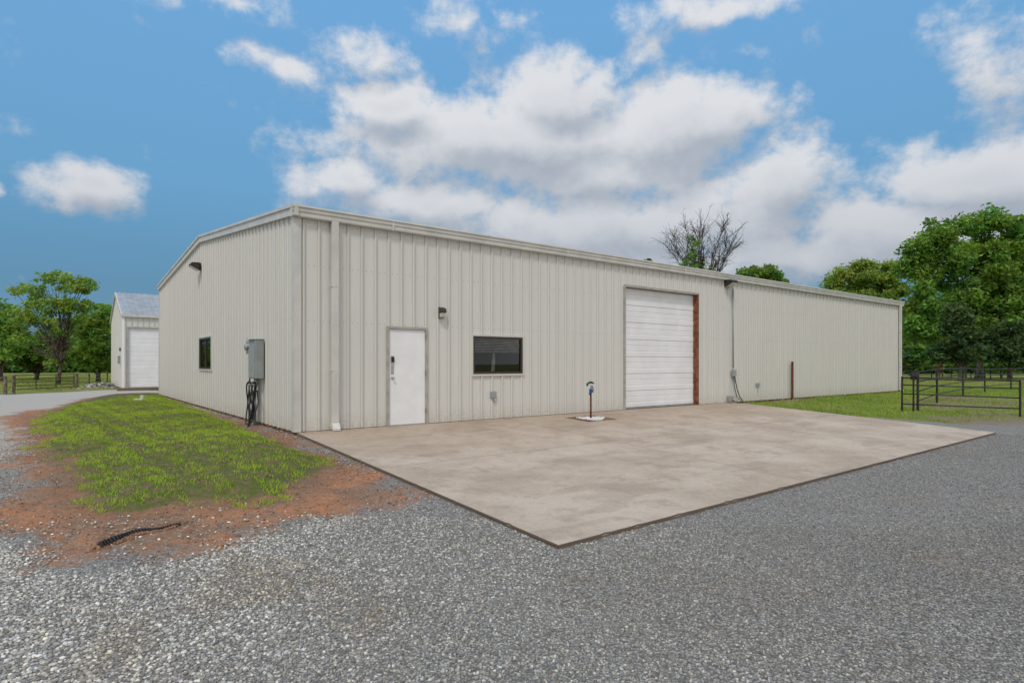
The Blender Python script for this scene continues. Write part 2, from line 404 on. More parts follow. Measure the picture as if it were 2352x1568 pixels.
def keep_gravel(x, y, prob_dirt=.04):
    p = sd(PATW, x, y) < -.0; nz = smooth_noise(x, y, 2.2)
    dd = sd(DIRT, x, y)+nz*.25+.15*smooth_noise(x, y, 6); gg = sd(GRASS, x, y)
    pr = np.where(dd > -.1, prob_dirt+np.clip(.25-dd, 0, .35)*1.2, 1.0)
    brown = smooth_noise(x*1.1, y*1.3+5, 1.2)+.35*smooth_noise(x, y, 4)
    pr = pr*np.where(brown > .7, .6, 1)
    return p & (gg < -.15) & (sd(GRAVEL, x, y) > 0) & (rng.random(len(x)) < pr)
V_, F_ = ico()
x, y = scatter(96000, 2.5, 6.6); k = keep_gravel(x, y); x, y = x[k], y[k]
tone, tr = ground_tone(x, y)
big = np.clip(np.clip(.60-.2*x, .05, 1.1)+.2*smooth_noise(x, y, 1.1)-.3*tr, 0, 1.2)
r = rng.uniform(.0055, .0148, len(x))*(.66+.42*big)
o = stones('gravel', x, y, gh(x, y)+r*.25, r, gcols(len(x), 1)*(.78+.30*big)[:, None]*tone, (V_, F_), .62)
tag(o, 'loose grey crushed stone covering the near yard', 'gravel', kind='stuff')
x, y = scatter(105000, 6.6, 15); k = keep_gravel(x, y); x, y = x[k], y[k]
tone, tr = ground_tone(x, y)
big = np.clip(np.clip(.58-.13*x, .1, 1.0)+.2*smooth_noise(x, y, 1.1)-.3*tr, 0, 1.1)
r = rng.uniform(.007, .016, len(x))*(.78+.3*big)
o = stones('gravel', x, y, gh(x, y)+r*.2, r, gcols(len(x), 1)*(.79+.30*big)[:, None]*tone, OCT, .6)
tag(o, 'loose grey crushed stone further back around the patio and drive', 'gravel', kind='stuff')

def blades(n, x, y, z, h, w, col, lean=.5):
    a = rng.uniform(0, 6.28, n); la = rng.uniform(0, 6.28, n); l = rng.uniform(0, lean, n)*h
    dx, dy = np.cos(a)*w/2, np.sin(a)*w/2
    V = np.stack([np.stack([x-dx, y-dy, z], 1), np.stack([x+dx, y+dy, z], 1), np.stack([x+np.cos(la)*l, y+np.sin(la)*l, z+h], 1)], 1).reshape(-1, 3)
    return V, np.arange(n*3).reshape(-1, 3), np.repeat(col, 3, axis=0)
x = rng.uniform(-11, 1, 90000); y = rng.uniform(5, 20, 90000)
k = (sd(DIRT, x, y) > -.3) & (sd(PATW, x, y) < -.02) & (uv(x, y)[0] < -.02)
x, y = x[k], y[k]; nz = smooth_noise(x, y, 3); k = rng.random(len(x)) < .18+.4*nz; x, y = x[k], y[k]; n = len(x)
g = rng.uniform(.5, 1.2, n)[:, None]; base = np.where(rng.random(n)[:, None] < .5, (.42,.30,.20), (.12,.085,.06))
V, Fc, cc = blades(n, x, y, surf(x, y)+.004, rng.uniform(.004, .018, n), rng.uniform(.012, .03, n), base*g, 4)
o = npmesh('straw_litter', V, Fc, M['stone'], cc); tag(o, 'dry straw and twigs scattered over the red dirt', 'litter', kind='stuff')

# grass
x = rng.uniform(-15, -1, 640000); y = rng.uniform(5.5, 32, 640000); s_ = sd(GRASS, x, y)
nz = smooth_noise(x, y, 2.6); nz2 = smooth_noise(x+9, y*1.3, 6.5); nz3 = smooth_noise(x*1.1+3, y, 1.1); nz4 = smooth_noise(x*1.3-5, y*1.7+2, 13)
k = (s_+.38*nz+.28*nz2+.16*nz4 > .08) & (rng.random(len(x)) < np.clip(.55+.65*nz2+.5*nz3+.6*nz4, .02, 1)); x, y, nz, nz2, nz3, nz4 = x[k], y[k], nz[k], nz2[k], nz3[k], nz4[k]; n = len(x)
mixv = np.clip(.55+.4*nz3+.35*nz2+.15*nz4+rng.normal(0, .18, n), 0, 1)[:, None]
col = (1-mixv)*np.array((.14,.22,.035))+mixv*np.array((.43,.575,.055))
dry = (rng.random(n) < .07+.10*(nz < -.3))[:, None]; col = np.where(dry, np.array((.36,.28,.14)), col)
V, Fc, cc = blades(n, x, y, surf(x, y)-.004, rng.uniform(.015, .055, n)*(1+.6*nz2+.3*nz4), rng.uniform(.008, .017, n), col, 1.1)
o = npmesh('grass', V, Fc, M['blade'], cc); tag(o, 'bright low green turf on the mound beside the gable wall', 'grass', kind='stuff')
x = rng.uniform(6, 60, 560000); y = rng.uniform(16, 70, 560000)
u_, v_ = uv(x, y)
k = (sd(GRAVEL, x, y) < -.1) & ~((u_ > -1) & (u_ < 30) & (v_ > -.03) & (v_ < 19)) & (x < y*1.05) & (x > y*.33)
bb = np.max([sd(b, x, y) for b in BARE], axis=0)+.5*smooth_noise(x, y, 1.7)
k &= ~((bb > 0) & (rng.random(len(x)) < .7)) & (sd(PATW, x, y) < -.05)
k &= (rng.random(len(x)) < np.clip(30/(y-8), .1, 1))
x, y = x[k], y[k]; n = len(x); nz = smooth_noise(x, y, .9); mixv = np.clip(.5+.3*nz+rng.normal(0, .15, n), 0, 1)[:, None]
col = (1-mixv)*np.array((.16,.24,.045))+mixv*np.array((.36,.47,.075)); far = np.clip((y-32)/15, 0, 1)[:, None]
col = col*(1-far)+far*np.array((.34,.37,.12))*(.7+.6*rng.random((n, 1)))
V, Fc, cc = blades(n, x, y, gh(x, y)-.01, rng.uniform(.03, .09, n)*(1+y/90), rng.uniform(.015, .035, n)*(1+y/50), col, .8)
o = npmesh('pasture_grass', V, Fc, M['blade'], cc); tag(o, 'green grass beyond the patio and around the pipe corral', 'grass', kind='stuff')
x = rng.uniform(-75, -20, 90000); y = rng.uniform(38, 90, 90000); k = (sd(GRAVEL, x, y) < -.3) & (x < -y*.55); x, y = x[k], y[k]; n = len(x)
nz = smooth_noise(x, y, .5); col = np.array((.33,.36,.11))*(.8+.25*nz+.4*rng.random(n))[:, None]
V, Fc, cc = blades(n, x, y, gh(x, y)-.01, rng.uniform(.08, .22, n), rng.uniform(.04, .09, n), col, .8)
o = npmesh('pasture_grass', V, Fc, M['blade'], cc); tag(o, 'olive pasture grass behind the far left pipe gate', 'grass', kind='stuff')

# ------------------------------------------------------------------ main building
B = empty('metal_building', (CO[0], CO[1], 0), ANG, 'long beige ribbed metal workshop building filling the centre of the view', 'building')
PER = .305; RH = .036
def cols(a, b, extra=()):
    pts = {a, b, *[e for e in extra if a < e < b]}
    def off(t):
        d = abs((t % PER)-PER/2)
        return RH if d <= .018 else (0 if d >= .034 else RH*(.034-d)/.016)
    k0 = int(a/PER)-1
    for k in range(k0, int(b/PER)+2):
        c = k*PER+PER/2
        for d in (-.034, -.018, .018, .034):
            if a < c+d < b: pts.add(c+d)
    return [(t, off(t)) for t in sorted(pts)]
def siding(mb, a, b, z0, ztop, place, extra=()):
    cs = cols(a, b, extra); n = len(mb.v)
    zt = ztop if callable(ztop) else (lambda t: ztop)
    for t, o in cs: mb.v.append(place(t, z0, o)); mb.v.append(place(t, zt(t), o))
    for i in range(len(cs)-1): mb.f.append((n+2*i, n+2*i+2, n+2*i+3, n+2*i+1))
def screws(mb, a, b, rows, place, skip):
    k = int(a/PER)+1
    while k*PER < b:
        for du in (-.06, .06):
            t = k*PER+du
            for z in rows:
                if skip(t, z): continue
                mb.quad(*[place(t+i, z+j, .006) for i, j in ((-.008,-.008),(.008,-.008),(.008,.008),(-.008,.008))])
        k += 1
LEN = 29.86; WID = 18.3; ZE = 4.36; ZR = 5.30; ZB = 4.68
pf = lambda t, z, o: (t, -o, z)
pg = lambda s, z, o: (-o, s, z)
dx0, dx1, dz = tf(888), tf(980), 2.15
wx0, wx1, wz0, wz1 = tf(1083), tf(1200), 1.08, 2.03
gx0, gx1, gz = tf(1434), tf(1602), 3.62
w = MB(); b0 = .012
siding(w, .06, dx0, b0, ZE, pf); siding(w, dx0, dx1, dz, ZE, pf); siding(w, dx1, wx0, b0, ZE, pf)
siding(w, wx0, wx1, b0, wz0, pf); siding(w, wx0, wx1, wz1, ZE, pf); siding(w, wx1, gx0, b0, ZE, pf)
siding(w, gx0, gx1, gz, ZE, pf); siding(w, gx1, LEN, b0, ZE, pf)
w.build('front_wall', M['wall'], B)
w = MB()
screws(w, .1, LEN, (.06, 2.2, 3.3, 4.15), pf, lambda t, z: dx0 < t < dx1 and z < dz+.05 or wx0-.05 < t < wx1+.05 and wz0 < z < wz1 or gx0 < t < gx1 and z < gz)
screws(w, .1, WID, (.06, 2.24, 3.3, 4.1), pg, lambda t, z: sg(488) < t < sg(460) and 1.1 < z < 2.3)
sc = w.build('screw', M['frame'], B); sc['kind'] = 'stuff'
def gtop(s): return ZE+(ZR-ZE)*s/9.15 if s < 9.15 else ZR+(ZB-ZR)*(s-9.15)/9.15
gw0, gw1 = sg(488), sg(460); gwz0, gwz1 = 1.16, 2.17
w = MB(); siding(w, .05, gw0, b0, gtop, pg); siding(w, gw0, gw1, b0, gwz0, pg); siding(w, gw0, gw1, gwz1, gtop, pg, (9.15,)); siding(w, gw1, WID, b0, gtop, pg, (9.15,))
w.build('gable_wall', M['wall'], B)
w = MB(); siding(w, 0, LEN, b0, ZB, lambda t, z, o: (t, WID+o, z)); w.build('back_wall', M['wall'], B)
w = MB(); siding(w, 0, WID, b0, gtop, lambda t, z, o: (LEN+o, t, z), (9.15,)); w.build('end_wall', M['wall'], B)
w = MB(); w.box(.02, LEN-.02, .0, .2, -.3, .012); w.box(-.012, .02, -.01, WID, -.3, -.003); w.box(.02, LEN, WID-.2, WID, -.3, .012); w.box(LEN-.2, LEN, .2, WID-.2, -.3, .0125)
w.build('foundation', M['found'], B)
w = MB(); w.box(-.046, .09, -.046, .09, .008, ZE+.02); w.build('corner_trim', M['wallflat'], B)
w = MB(); w.box(LEN-.10, LEN+.05, -.05, .06, .008, ZE+.02); w.build('corner_trim', M['wallflat'], B)
w = MB(); w.box(-.05, .06, WID-.06, WID+.05, .008, ZB-.02); w.build('corner_trim', M['wallflat'], B)
w = MB()
def rz(v): return gtop(v)+.045
for (v0, v1) in ((-.02, 9.15), (9.15, WID+.1)):
    cs = cols(0, LEN); n = len(w.v)
    for t, o in cs: w.v.append((t, v0, rz(v0)+o)); w.v.append((t, v1, rz(v1)+o))
    for i in range(len(cs)-1): w.f.append((n+2*i, n+2*i+2, n+2*i+3, n+2*i+1))
w.build('roof', M['roof'], B)
prof = [(.0, 4.215), (-.115, 4.215), (-.125, 4.235), (-.125, 4.30), (-.145, 4.325), (-.145, 4.395), (-.165, 4.402), (-.165, 4.432), (-.13, 4.436), (.0, 4.436)]
gt = MB().extrude(prof, -.11, LEN+.12, lambda t, a, b: (t, a, b)).build('gutter', M['trim'], B)
t = -.115
while t < LEN:
    t2 = min(t+6.1, LEN+.125)
    MB().extrude([(-.1685, 4.400), (-.1685, 4.436), (-.135, 4.4395), (-.135, 4.4372)], t, t2-.008, lambda t, a, b: (t, a, b)).build('gutter_lip', M['trimlite'], gt); t += 6.1
for i in range(6):
    t = 2.0+i*5.1; w = MB().extrude([(-.128, 4.21), (-.150, 4.32), (-.1505, 4.40), (-.147, 4.40), (-.147, 4.325), (-.127, 4.235)], t, t+.05, lambda t, a, b: (t, a, b))
    w.build('gutter_joint', M['trimlite'], gt)
for (s0, s1) in ((-.165, 9.15), (9.15, WID+.12)):
    w = MB()
    def rp(s, o, d): return (-o, s, gtop(s)+d)
    for (o0, o1, d0, d1) in ((.0, .085, -.115, .035), (.0, .115, .036, .10)):
        n = len(w.v)
        for s in (s0, s1):
            w.v += [rp(s, o0, d0), rp(s, o1, d0), rp(s, o1, d1), rp(s, o0, d1)]
        w.f += [tuple(n+i for i in q) for q in ((0,1,5,4),(1,2,6,5),(2,3,7,6),(3,0,4,7),(0,3,2,1),(4,5,6,7))]
    w.build('rake_trim', M['trim'], B)
w = MB().box(LEN, LEN+.1, -.1, WID+.1, 4.25, 4.3); w.build('end_trim', M['trim'], B)
def downspout(t, wd=.14):
    w = MB().box(t-wd/2, t+wd/2, -.15, -.042, .16, 4.216); d = w.build('downspout', M['wallflat'], B, bevel=.01)
    MB().extrude([(-.034, .159), (-.153, .159), (-.22, .05), (-.22, -.0), (-.17, -.0), (-.034, .09)], t-wd/2-.004, t+wd/2+.004, lambda t, a, b: (t, a, b)).build('elbow', M['trimlite'], d, bevel=.006)
    for z in (1.2, 2.9): MB().box(t-wd/2-.012, t+wd/2+.012, -.154, -.034, z, z+.025).build('strap', M['wallflat'], d)
downspout(tf(765)); downspout(LEN-.28)
# walk door
D = MB().box(dx0+.05, dx1-.05, -.012, .03, .02, dz-.05).build('door', M['white'], B, bevel=.003)
w = MB(); w.box(dx0-.012, dx0+.047, -.048, .06, .004, dz+.012); w.box(dx1-.047, dx1+.012, -.048, .06, .004, dz+.012); w.box(dx0+.047, dx1-.047, -.048, .06, dz-.047, dz+.012)
w.box(dx0+.047, dx1-.047, -.03, .06, .001, .018); w.build('door_frame', M['frame'], D, bevel=.003)
kxx = dx0+.13
MB().box(kxx-.035, kxx+.035, -.02, -.012, 1.12, 1.52).build('door_plate', M['steel'], D, bevel=.003)
MB().box(kxx-.028, kxx+.028, -.055, -.021, 1.38, 1.50).build('keypad', M['black'], D, bevel=.005)
MB().tube([(kxx, -.013, 1.04), (kxx, -.03, 1.04), (kxx, -.05, 1.04), (kxx, -.075, 1.04), (kxx, -.088, 1.04)], [.03, .014, .014, .03, .018], 14).build('knob', M['steel'], D, smooth=True)
for z in (.25, 1.08, 1.9): MB().box(dx1-.056, dx1-.044, -.054, -.0485, z, z+.1).build('hinge', M['bronze'], D)
def window(x0, x1, z0, z1, place, blind=True, split=False):
    def bx(mb, a, b, o0, o1, c, d):
        p = [place(a, c, o0), place(b, d, o1)]
        mb.box(min(p[0][0], p[1][0]), max(p[0][0], p[1][0]), min(p[0][1], p[1][1]), max(p[0][1], p[1][1]), c, d)
    W = MB(); f = .02
    for (a, b, c, d) in ((x0-.03, x0+f, z0-.03, z1+.03), (x1-f, x1+.03, z0-.03, z1+.03), (x0+f, x1-f, z0-.03, z0+f), (x0+f, x1-f, z1-f, z1+.03)): bx(W, a, b, -.02, .046, c, d)
    Wo = W.build('window', M['wallflat'], B, bevel=.004)
    q = MB(); g = .05
    for (a, b, c, d) in ((x0+f, x0+f+g, z0+f, z1-f), (x1-f-g, x1-f, z0+f, z1-f), (x0+f+g, x1-f-g, z0+f, z0+f+g), (x0+f+g, x1-f-g, z1-f-g, z1-f)): bx(q, a, b, -.03, .038, c, d)
    if split: bx(q, (x0+x1)/2-.02, (x0+x1)/2+.02, -.03, .018, z0+f+g, z1-f-g)
    q.build('frame', M['brown'], Wo, bevel=.003)
    q = MB(); bx(q, x0+f+g, x1-f-g, -.010, -.008, z0+f+g, z1-f-g); q.build('pane', M['glass'], Wo)
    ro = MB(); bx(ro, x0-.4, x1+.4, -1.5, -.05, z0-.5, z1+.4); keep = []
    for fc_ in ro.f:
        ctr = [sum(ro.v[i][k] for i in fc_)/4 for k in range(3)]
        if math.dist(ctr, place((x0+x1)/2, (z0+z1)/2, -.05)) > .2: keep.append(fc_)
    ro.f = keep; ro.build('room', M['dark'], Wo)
    if blind:
        q = MB(); z = z1-.09; k = 0
        while k < 9: bx(q, x0+.09, x1-.09, -.034, -.02, z-.010, z+.007); z -= .038; k += 1
        q.build('blind', M['blind'], Wo)
    return Wo
Wf = window(wx0, wx1, wz0, wz1, pf)
w = MB(); c0 = wx0+.62
for i in range(6): w.tube([(c0+.018*i, .06, wz0+.08), (c0+.03+.016*i, .06, wz0+.35), (c0+.06+.008*i, .06, wz1-.42)], .011, 5)
w.build('curtain', M['blind'], Wf)
window(gw0, gw1, gwz0, gwz1, pg, False, True)
w = MB(); zz = .02; cs = []; yy0 = .15; k = 0
while zz < gz:
    d = .012 if k % 3 else .022; g_ = .014 if k % 3 else .02
    cs += [(zz, yy0), (zz+g_, yy0-d), (zz+.17-g_, yy0-d), (zz+.17, yy0)]; zz += .1705; k += 1
cs = [c for c in cs if c[0] < gz]
for z, yv in cs: w.v += [(gx0+.03, yv, z), (gx1-.05, yv, z)]
for i in range(len(cs)-1): w.f.append((2*i, 2*i+1, 2*i+3, 2*i+2))
RD = w.build('roll_up_door', M['whitedoor'], B)
MB().box(gx0+.06, gx1-.06, yy0-.04, yy0-.026, .005, .06).build('bottom_bar', M['greybox'], RD)
w = MB(); w.box(gx1-.012, gx1+.02, -.040, .145, .003, gz-.012); w.box(gx1-.05, gx1-.012, .08, .145, .003, gz-.015); w.build('door_jamb', M['rust'], B, label='brownish red steel jamb right of the roll up door')
w = MB(); w.box(gx0-.05, gx0+.006, -.05, .18, .003, gz+.02); w.box(gx0+.006, gx1+.03, -.05, .18, gz-.01, gz+.05); w.build('door_jamb', M['frame'], B)
MB().box(gx0-.2, gx1+.2, .32, .34, 0, gz+.1).build('dark_backing', M['dark'], B)

# ------------------------------------------------------------------ fixtures
def fixture(name, t, label, cat, side='f', v=0, z=0, group=None):
    p = world(t, -v, z) if side == 'f' else world(-v, t, z)
    return empty(name, p, ANG if side == 'f' else ANG-math.pi/2, label, cat, group)
t0 = tf(1011); L = fixture('wall_light', t0, 'small bronze wall lamp between the white door and the window', 'lamp', v=.038)
w = MB(); w.box(-.07, .07, -.03, 0, 2.38, 2.64); w.build('back_plate', M['bronze'], L, bevel=.008)
w = MB(); w.extrude([(-.03, 2.64), (-.11, 2.60), (-.13, 2.53), (-.13, 2.51), (-.03, 2.51)], -.075, .075, lambda t, a, b: (t, a, b)); w.build('hood', M['bronze'], L, bevel=.006)
w = MB(); w.extrude([(-.031, 2.509), (-.12, 2.509), (-.11, 2.42), (-.031, 2.39)], -.06, .06, lambda t, a, b: (t, a, b)); w.build('lens', M['lens'], L, bevel=.01)
def flood(t, z, side, label):
    L = fixture('flood_light', t, label, 'lamp', side, v=.038)
    MB().box(-.15, .15, -.05, 0, z-.10, z+.11).build('back_plate', M['bronze'], L, bevel=.01)
    w = MB(); w.extrude([(-.05, z+.12), (-.27, z+.11), (-.31, z+.04), (-.29, z+.01), (-.05, z-.11)], -.18, .18, lambda t, a, b: (t, a, b)); w.build('lamp_housing', M['bronze'], L, bevel=.012)
    w = MB(); w.extrude([(-.08, z-.105), (-.295, z+.004), (-.29, z-.014), (-.08, z-.13)], -.15, .15, lambda t, a, b: (t, a, b)); w.build('lens', M['lens'], L)
flood(sg(463), 4.42, 'g', 'wide bronze flood lamp high on the gable wall')
flood(tf(1670)-.05, zf(1670, 652), 'f', 'bronze flood lamp under the eave right of the roll up door')
tc = tf(1681); L = fixture('electrical_conduit', tc, 'thin grey conduit running down the wall from the flood lamp to small boxes', 'conduit', v=.038)
MB().tube([(.0, -.02, 3.9), (0, -.02, 1.2)], .02, 8).build('pipe', M['greybox'], L, smooth=True)
MB().tube([(-.0, -.02, 3.9), (-.03, -.02, 3.98), (-.1, -.02, 4.0)], .018, 8).build('elbow', M['greybox'], L, smooth=True)
MB().box(-.10, .07, -.10, 0, zf(1676, 864), zf(1676, 849)).build('junction_box', M['greybox'], L, bevel=.006)
MB().box(-.33, -.16, -.12, 0, .02, .24).build('junction_box', M['greybox'], L, bevel=.006)
MB().tube([(.02, -.05, 1.0), (.0, -.1, .75), (.08, -.12, .45), (.18, -.15, .2), (.3, -.2, .05), (.1, -.3, .012), (-.15, -.25, .02), (-.25, -.1, .1)], .016, 7).build('cable', M['black'], L, smooth=True)
MB().tube([(-.02, -.05, 1.0), (-.04, -.08, .6), (.05, -.12, .2), (.2, -.25, .012), (-.1, -.2, .015)], .013, 7).build('cable', M['black'], L, smooth=True)
t0 = tf(1131); L = fixture('outlet_box', t0, 'small grey outdoor outlet box under the front window', 'outlet', v=.0)
MB().box(-.07, .07, -.085, 0, zf(1131, 914), zf(1131, 898)).build('cover', M['greybox'], L, bevel=.01)
MB().tube([(-.02, -.03, .56), (-.02, -.03, .46), (.04, -.055, .42)], .017, 8).build('pipe', M['greybox'], L, smooth=True)
t0 = tf(1738); L = fixture('outlet_box', t0, 'small grey outlet box on the wall between the conduit and the rusty post', 'outlet', v=.0)
MB().box(-.08, .08, -.085, 0, zf(1738, 888), zf(1738, 879)).build('cover', M['greybox'], L, bevel=.01)
MB().tube([(0, -.03, .45), (0, -.03, .3)], .017, 8).build('pipe', M['greybox'], L, smooth=True)
o = MB().tube([(0,0,-.2), (0,0,zf(1813,830))], .042, 12).build('pipe_post', M['rustpipe']); o.location = world(tf(1813), -.12, 0); tag(o, 'rusty red steel pipe post standing against the long wall', 'post')
s0 = sg(601); EB = fixture('electrical_service_cabinet', s0, 'grey electrical boxes mounted on the gable wall near the corner', 'electrical box', 'g', v=.038)
MB().box(-.16, .34, -.20, 0, 1.02, 1.88).build('large_box', M['greybox'], EB, bevel=.01)
MB().box(-.145, .325, -.214, -.201, 1.04, 1.68).build('box_cover', M['greybox'], EB, bevel=.006)
MB().box(-.17, .35, -.24, 0, 1.881, 1.90).build('rain_lip', M['greybox'], EB)
MB().box(-.62, -.26, -.15, 0, 1.58, 1.88).build('meter_box', M['greybox'], EB, bevel=.01)
MB().tube([(-.44, -.151, 1.73), (-.44, -.20, 1.73), (-.44, -.215, 1.73)], [.085, .08, .06], 16).build('meter', M['steel'], EB)
MB().tube([(-.5, -.07, 1.8), (-.2, -.07, 1.8)], .03, 10).build('pipe', M['greybox'], EB, smooth=True)
MB().tube([(-.1, -.08, 1.03), (-.1, -.08, -.2)], .028, 10).build('pipe', M['greybox'], EB, smooth=True)
MB().tube([(.02, -.08, 1.03), (.02, -.08, .85)], .04, 10).build('pipe', M['greybox'], EB, smooth=True)
CB = fixture('cable_coil', s0, 'coiled black power cable hanging below the electrical boxes', 'cable', 'g', v=.038)
w = MB()
for i in range(5):
    pts = []; a = .11+.022*i*random.uniform(.6, 1.2); hgt = .34+.04*i; cz = .95-hgt+random.uniform(-.02, .02); cxx = .02+random.uniform(-.05, .05)
    for k in range(25):
        th = 2*math.pi*k/24
        pts.append((cxx+a*math.sin(th)*(1+.15*math.cos(th)), -.14-.022*i+.03*math.cos(th*2+i), cz+hgt*math.cos(th)))
    w.tube(pts, .015, 7, cap=False)
w.build('coil', M['black'], CB, smooth=True)
MB().tube([(-.3,-.1,1.6),(-.33,-.12,1.2),(-.40,-.13,.8),(-.46,-.15,.4),(-.42,-.2,.05),(-.2,-.25,-.03),(0,-.22,.0),(.15,-.3,-.05),(.34,-.35,-.04),(.45,-.25,.15),(.33,-.12,.5),(.15,-.1,.75)], .016, 7).build('loose_cable', M['black'], CB, smooth=True)
MB().tube([(.02,-.08,.88),(.03,-.12,.6),(-.08,-.15,.3),(-.15,-.2,.1),(-.1,-.2,-.05)], .018, 7).build('loose_cable', M['black'], CB, smooth=True)
MB().box(-.02, .1, -.26, -.14, .86, .90).build('hanger', M['greybox'], CB, bevel=.005)

# hydrant
hb = (kx(1357)*15.25, 15.25); hu, hv = uv(*hb); hz = SL*hv
H = empty('yard_hydrant', (hb[0], hb[1], hz), ANG, 'blue headed frost free yard hydrant on a rusty pipe standing in white pebbles', 'hydrant')
MB().tube([(0,0,-.02), (0,0,.66)], .024, 10).build('riser', M['rustpipe'], H, smooth=True)
MB().tube([(0,0,.655), (0,0,.68), (0,0,.74), (0,0,.78)], [.026, .042, .042, .022], 12).build('head', M['blue'], H, smooth=True)
MB().tube([(0,0,.70), (-.05,-.03,.69), (-.09,-.05,.65), (-.10,-.055,.62)], [.026, .024, .02, .02], 10).build('spout', M['blue'], H, smooth=True)
MB().tube([(0,0,.76), (.0,0,.90)], .011, 8).build('rod', M['steel'], H, smooth=True)
MB().tube([(0,0,.80), (.05,.01,.83), (.09,.01,.78), (.09,.01,.66)], [.014, .016, .014, .012], 8).build('handle', M['blue'], H, smooth=True)
MB().tube([(-.14,-.0,.84), (-.12,-.0,.89), (-.06,0,.92), (.02,0,.93), (.10,0,.90)], [.02, .028, .028, .028, .02], 10).build('hose_splitter', M['green'], H, smooth=True)
n = 620; a = rng.uniform(0, 6.28, n); q = np.sqrt(rng.random(n))*(1+.18*np.sin(a*3+1)); pu = hu+.05+.38*q*np.cos(a); pv = hv+.0+.30*q*np.sin(a)
wx_ = CO[0]+pu*DU[0]-pv*DU[1]; wy_ = CO[1]+pu*DU[1]+pv*DU[0]
o = stones('white_pebbles', wx_, wy_, SL*pv+.012, rng.uniform(.015, .032, n), np.stack([rng.uniform(.5,.85,n)]*3, 1), OCT, .6); tag(o, 'bed of white pebbles around the foot of the hydrant', 'pebbles', kind='stuff')
w = MB(); c_ = [(hu-.46, hv-.37), (hu+.58, hv-.37), (hu+.58, hv+.46), (hu-.46, hv+.46)]
w.quad(*[(world(a, b, SL*b+.004)) for a, b in c_]); o = w.build('soil_cutout', M['found']); tag(o, 'square soil opening in the slab for the hydrant', 'soil', kind='structure')

p = P(327, 926); CO_ = empty('cleanout_pipe', (p[0], p[1], p[2]+.07), 0, 'white plastic cleanout pipe with a cap in the grass by the gable wall', 'pipe')
MB().tube([(0,0,-.18),(0,0,.15)], .06, 16).build('pipe', M['plastic'], CO_)
MB().tube([(0,0,.151),(0,0,.19)], .07, 16).build('cap', M['plastic'], CO_); MB().box(-.02,.02,-.02,.02,.19,.22).build('plug', M['plastic'], CO_)
MB().tube([(-.26,-.08,.04),(-.04,-.01,.05)], .045, 12).build('side_pipe', M['plastic'], CO_)
# corrugated drain pipe
a = P(228, 1258); b = P(412, 1206); pts = []; rad = []
nn = 120
for i in range(nn+1):
    t = i/nn; X_ = lerp(a[0],b[0],t); Y_ = lerp(a[1],b[1],t)+.03*math.sin(t*3)
    pts.append((X_, Y_, float(surf(np.array([X_]), np.array([Y_]))[0])-.018-.022*t)); rad.append(.064 if (i//2) % 2 else .046)
D_ = empty('drain_pipe', a, 0, 'black corrugated drain pipe half buried in the red dirt', 'pipe')
loc = lambda P_: [(p[0]-a[0], p[1]-a[1], p[2]-a[2]) for p in P_]
MB().tube(loc(pts), rad, 18, cap=False).build('pipe', M['black'], D_)
MB().tube(loc([pts[0], pts[1]]), [.066, .066], 18, cap=False).build('pipe_mouth', M['black'], D_)
n = 1100; t = rng.random(n); x = lerp(a[0], b[0], t)+rng.normal(0, .03, n); sgn = np.where(rng.random(n) < .5, -1, 1); y = lerp(a[1], b[1], t)+.03*np.sin(t*3)+sgn*rng.uniform(.055, .15, n)
r = rng.uniform(.005, .018, n)
o = stones('dirt_clods', x, y, surf(x, y)+r*.3, r, np.array((.27,.145,.088))*rng.uniform(.6, 1.3, (n, 1)), OCT, .7); tag(o, 'crumbled red soil heaped along the drain pipe', 'soil', kind='stuff')
n = 3500; x = rng.uniform(-7, 1, n); y = rng.uniform(5.3, 13, n); k = (sd(DIRT, x, y) > 0) & (sd(GRASS, x, y) < -.05) & (sd(PATW, x, y) < -.01) & (uv(x, y)[0] < -.03); x, y = x[k], y[k]; n = len(x); r = rng.uniform(.004, .016, n)
o = stones('dirt_clods', x, y, surf(x, y)+r*.2, r, np.where(rng.random((n, 1)) < .75, (.30,.17,.10), (.40,.35,.29))*rng.uniform(.6, 1.3, (n, 1)), OCT, .7); tag(o, 'small clods and pebbles strewn over the red dirt margin', 'soil', kind='stuff')

# ------------------------------------------------------------------ left garage
GZ = -.15; G = empty('garage', (-24.0, 37.0, GZ), ANG, 'small pale metal garage with a grey roof behind the left end of the workshop', 'building')
GE = 4.55; GR = 6.25; GL = 10.0; GW = 8.6
w = MB(); g0, g1, gzz = .28, 3.95, 3.72
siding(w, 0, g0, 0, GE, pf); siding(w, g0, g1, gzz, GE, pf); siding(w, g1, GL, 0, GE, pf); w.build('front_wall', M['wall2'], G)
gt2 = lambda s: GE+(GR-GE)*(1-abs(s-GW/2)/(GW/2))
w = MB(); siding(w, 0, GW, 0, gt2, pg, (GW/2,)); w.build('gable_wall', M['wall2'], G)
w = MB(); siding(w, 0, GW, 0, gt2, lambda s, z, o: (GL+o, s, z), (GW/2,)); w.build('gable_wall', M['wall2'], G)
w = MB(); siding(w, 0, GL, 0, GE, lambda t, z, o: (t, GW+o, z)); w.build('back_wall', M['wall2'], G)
w = MB()
for (v0, v1, z0, z1) in ((-.12, GW/2, GE-.02, GR+.04), (GW/2, GW+.12, GR+.04, GE-.02)):
    cs = cols(-.1, GL+.1); n = len(w.v)
    for t, o in cs: w.v.append((t, v0, z0+o)); w.v.append((t, v1, z1+o))
    for i in range(len(cs)-1): w.f.append((n+2*i, n+2*i+2, n+2*i+3, n+2*i+1))
w.build('roof', M['roof'], G)
w = MB(); w.box(-.09, GL+.1, -.16, -.125, GE-.16, GE+.0); w.build('eave_trim', M['trim'], G)
w = MB(); w.box(-.055, .09, -.055, .06, 0, GE-.02); w.build('corner_trim', M['white'], G)
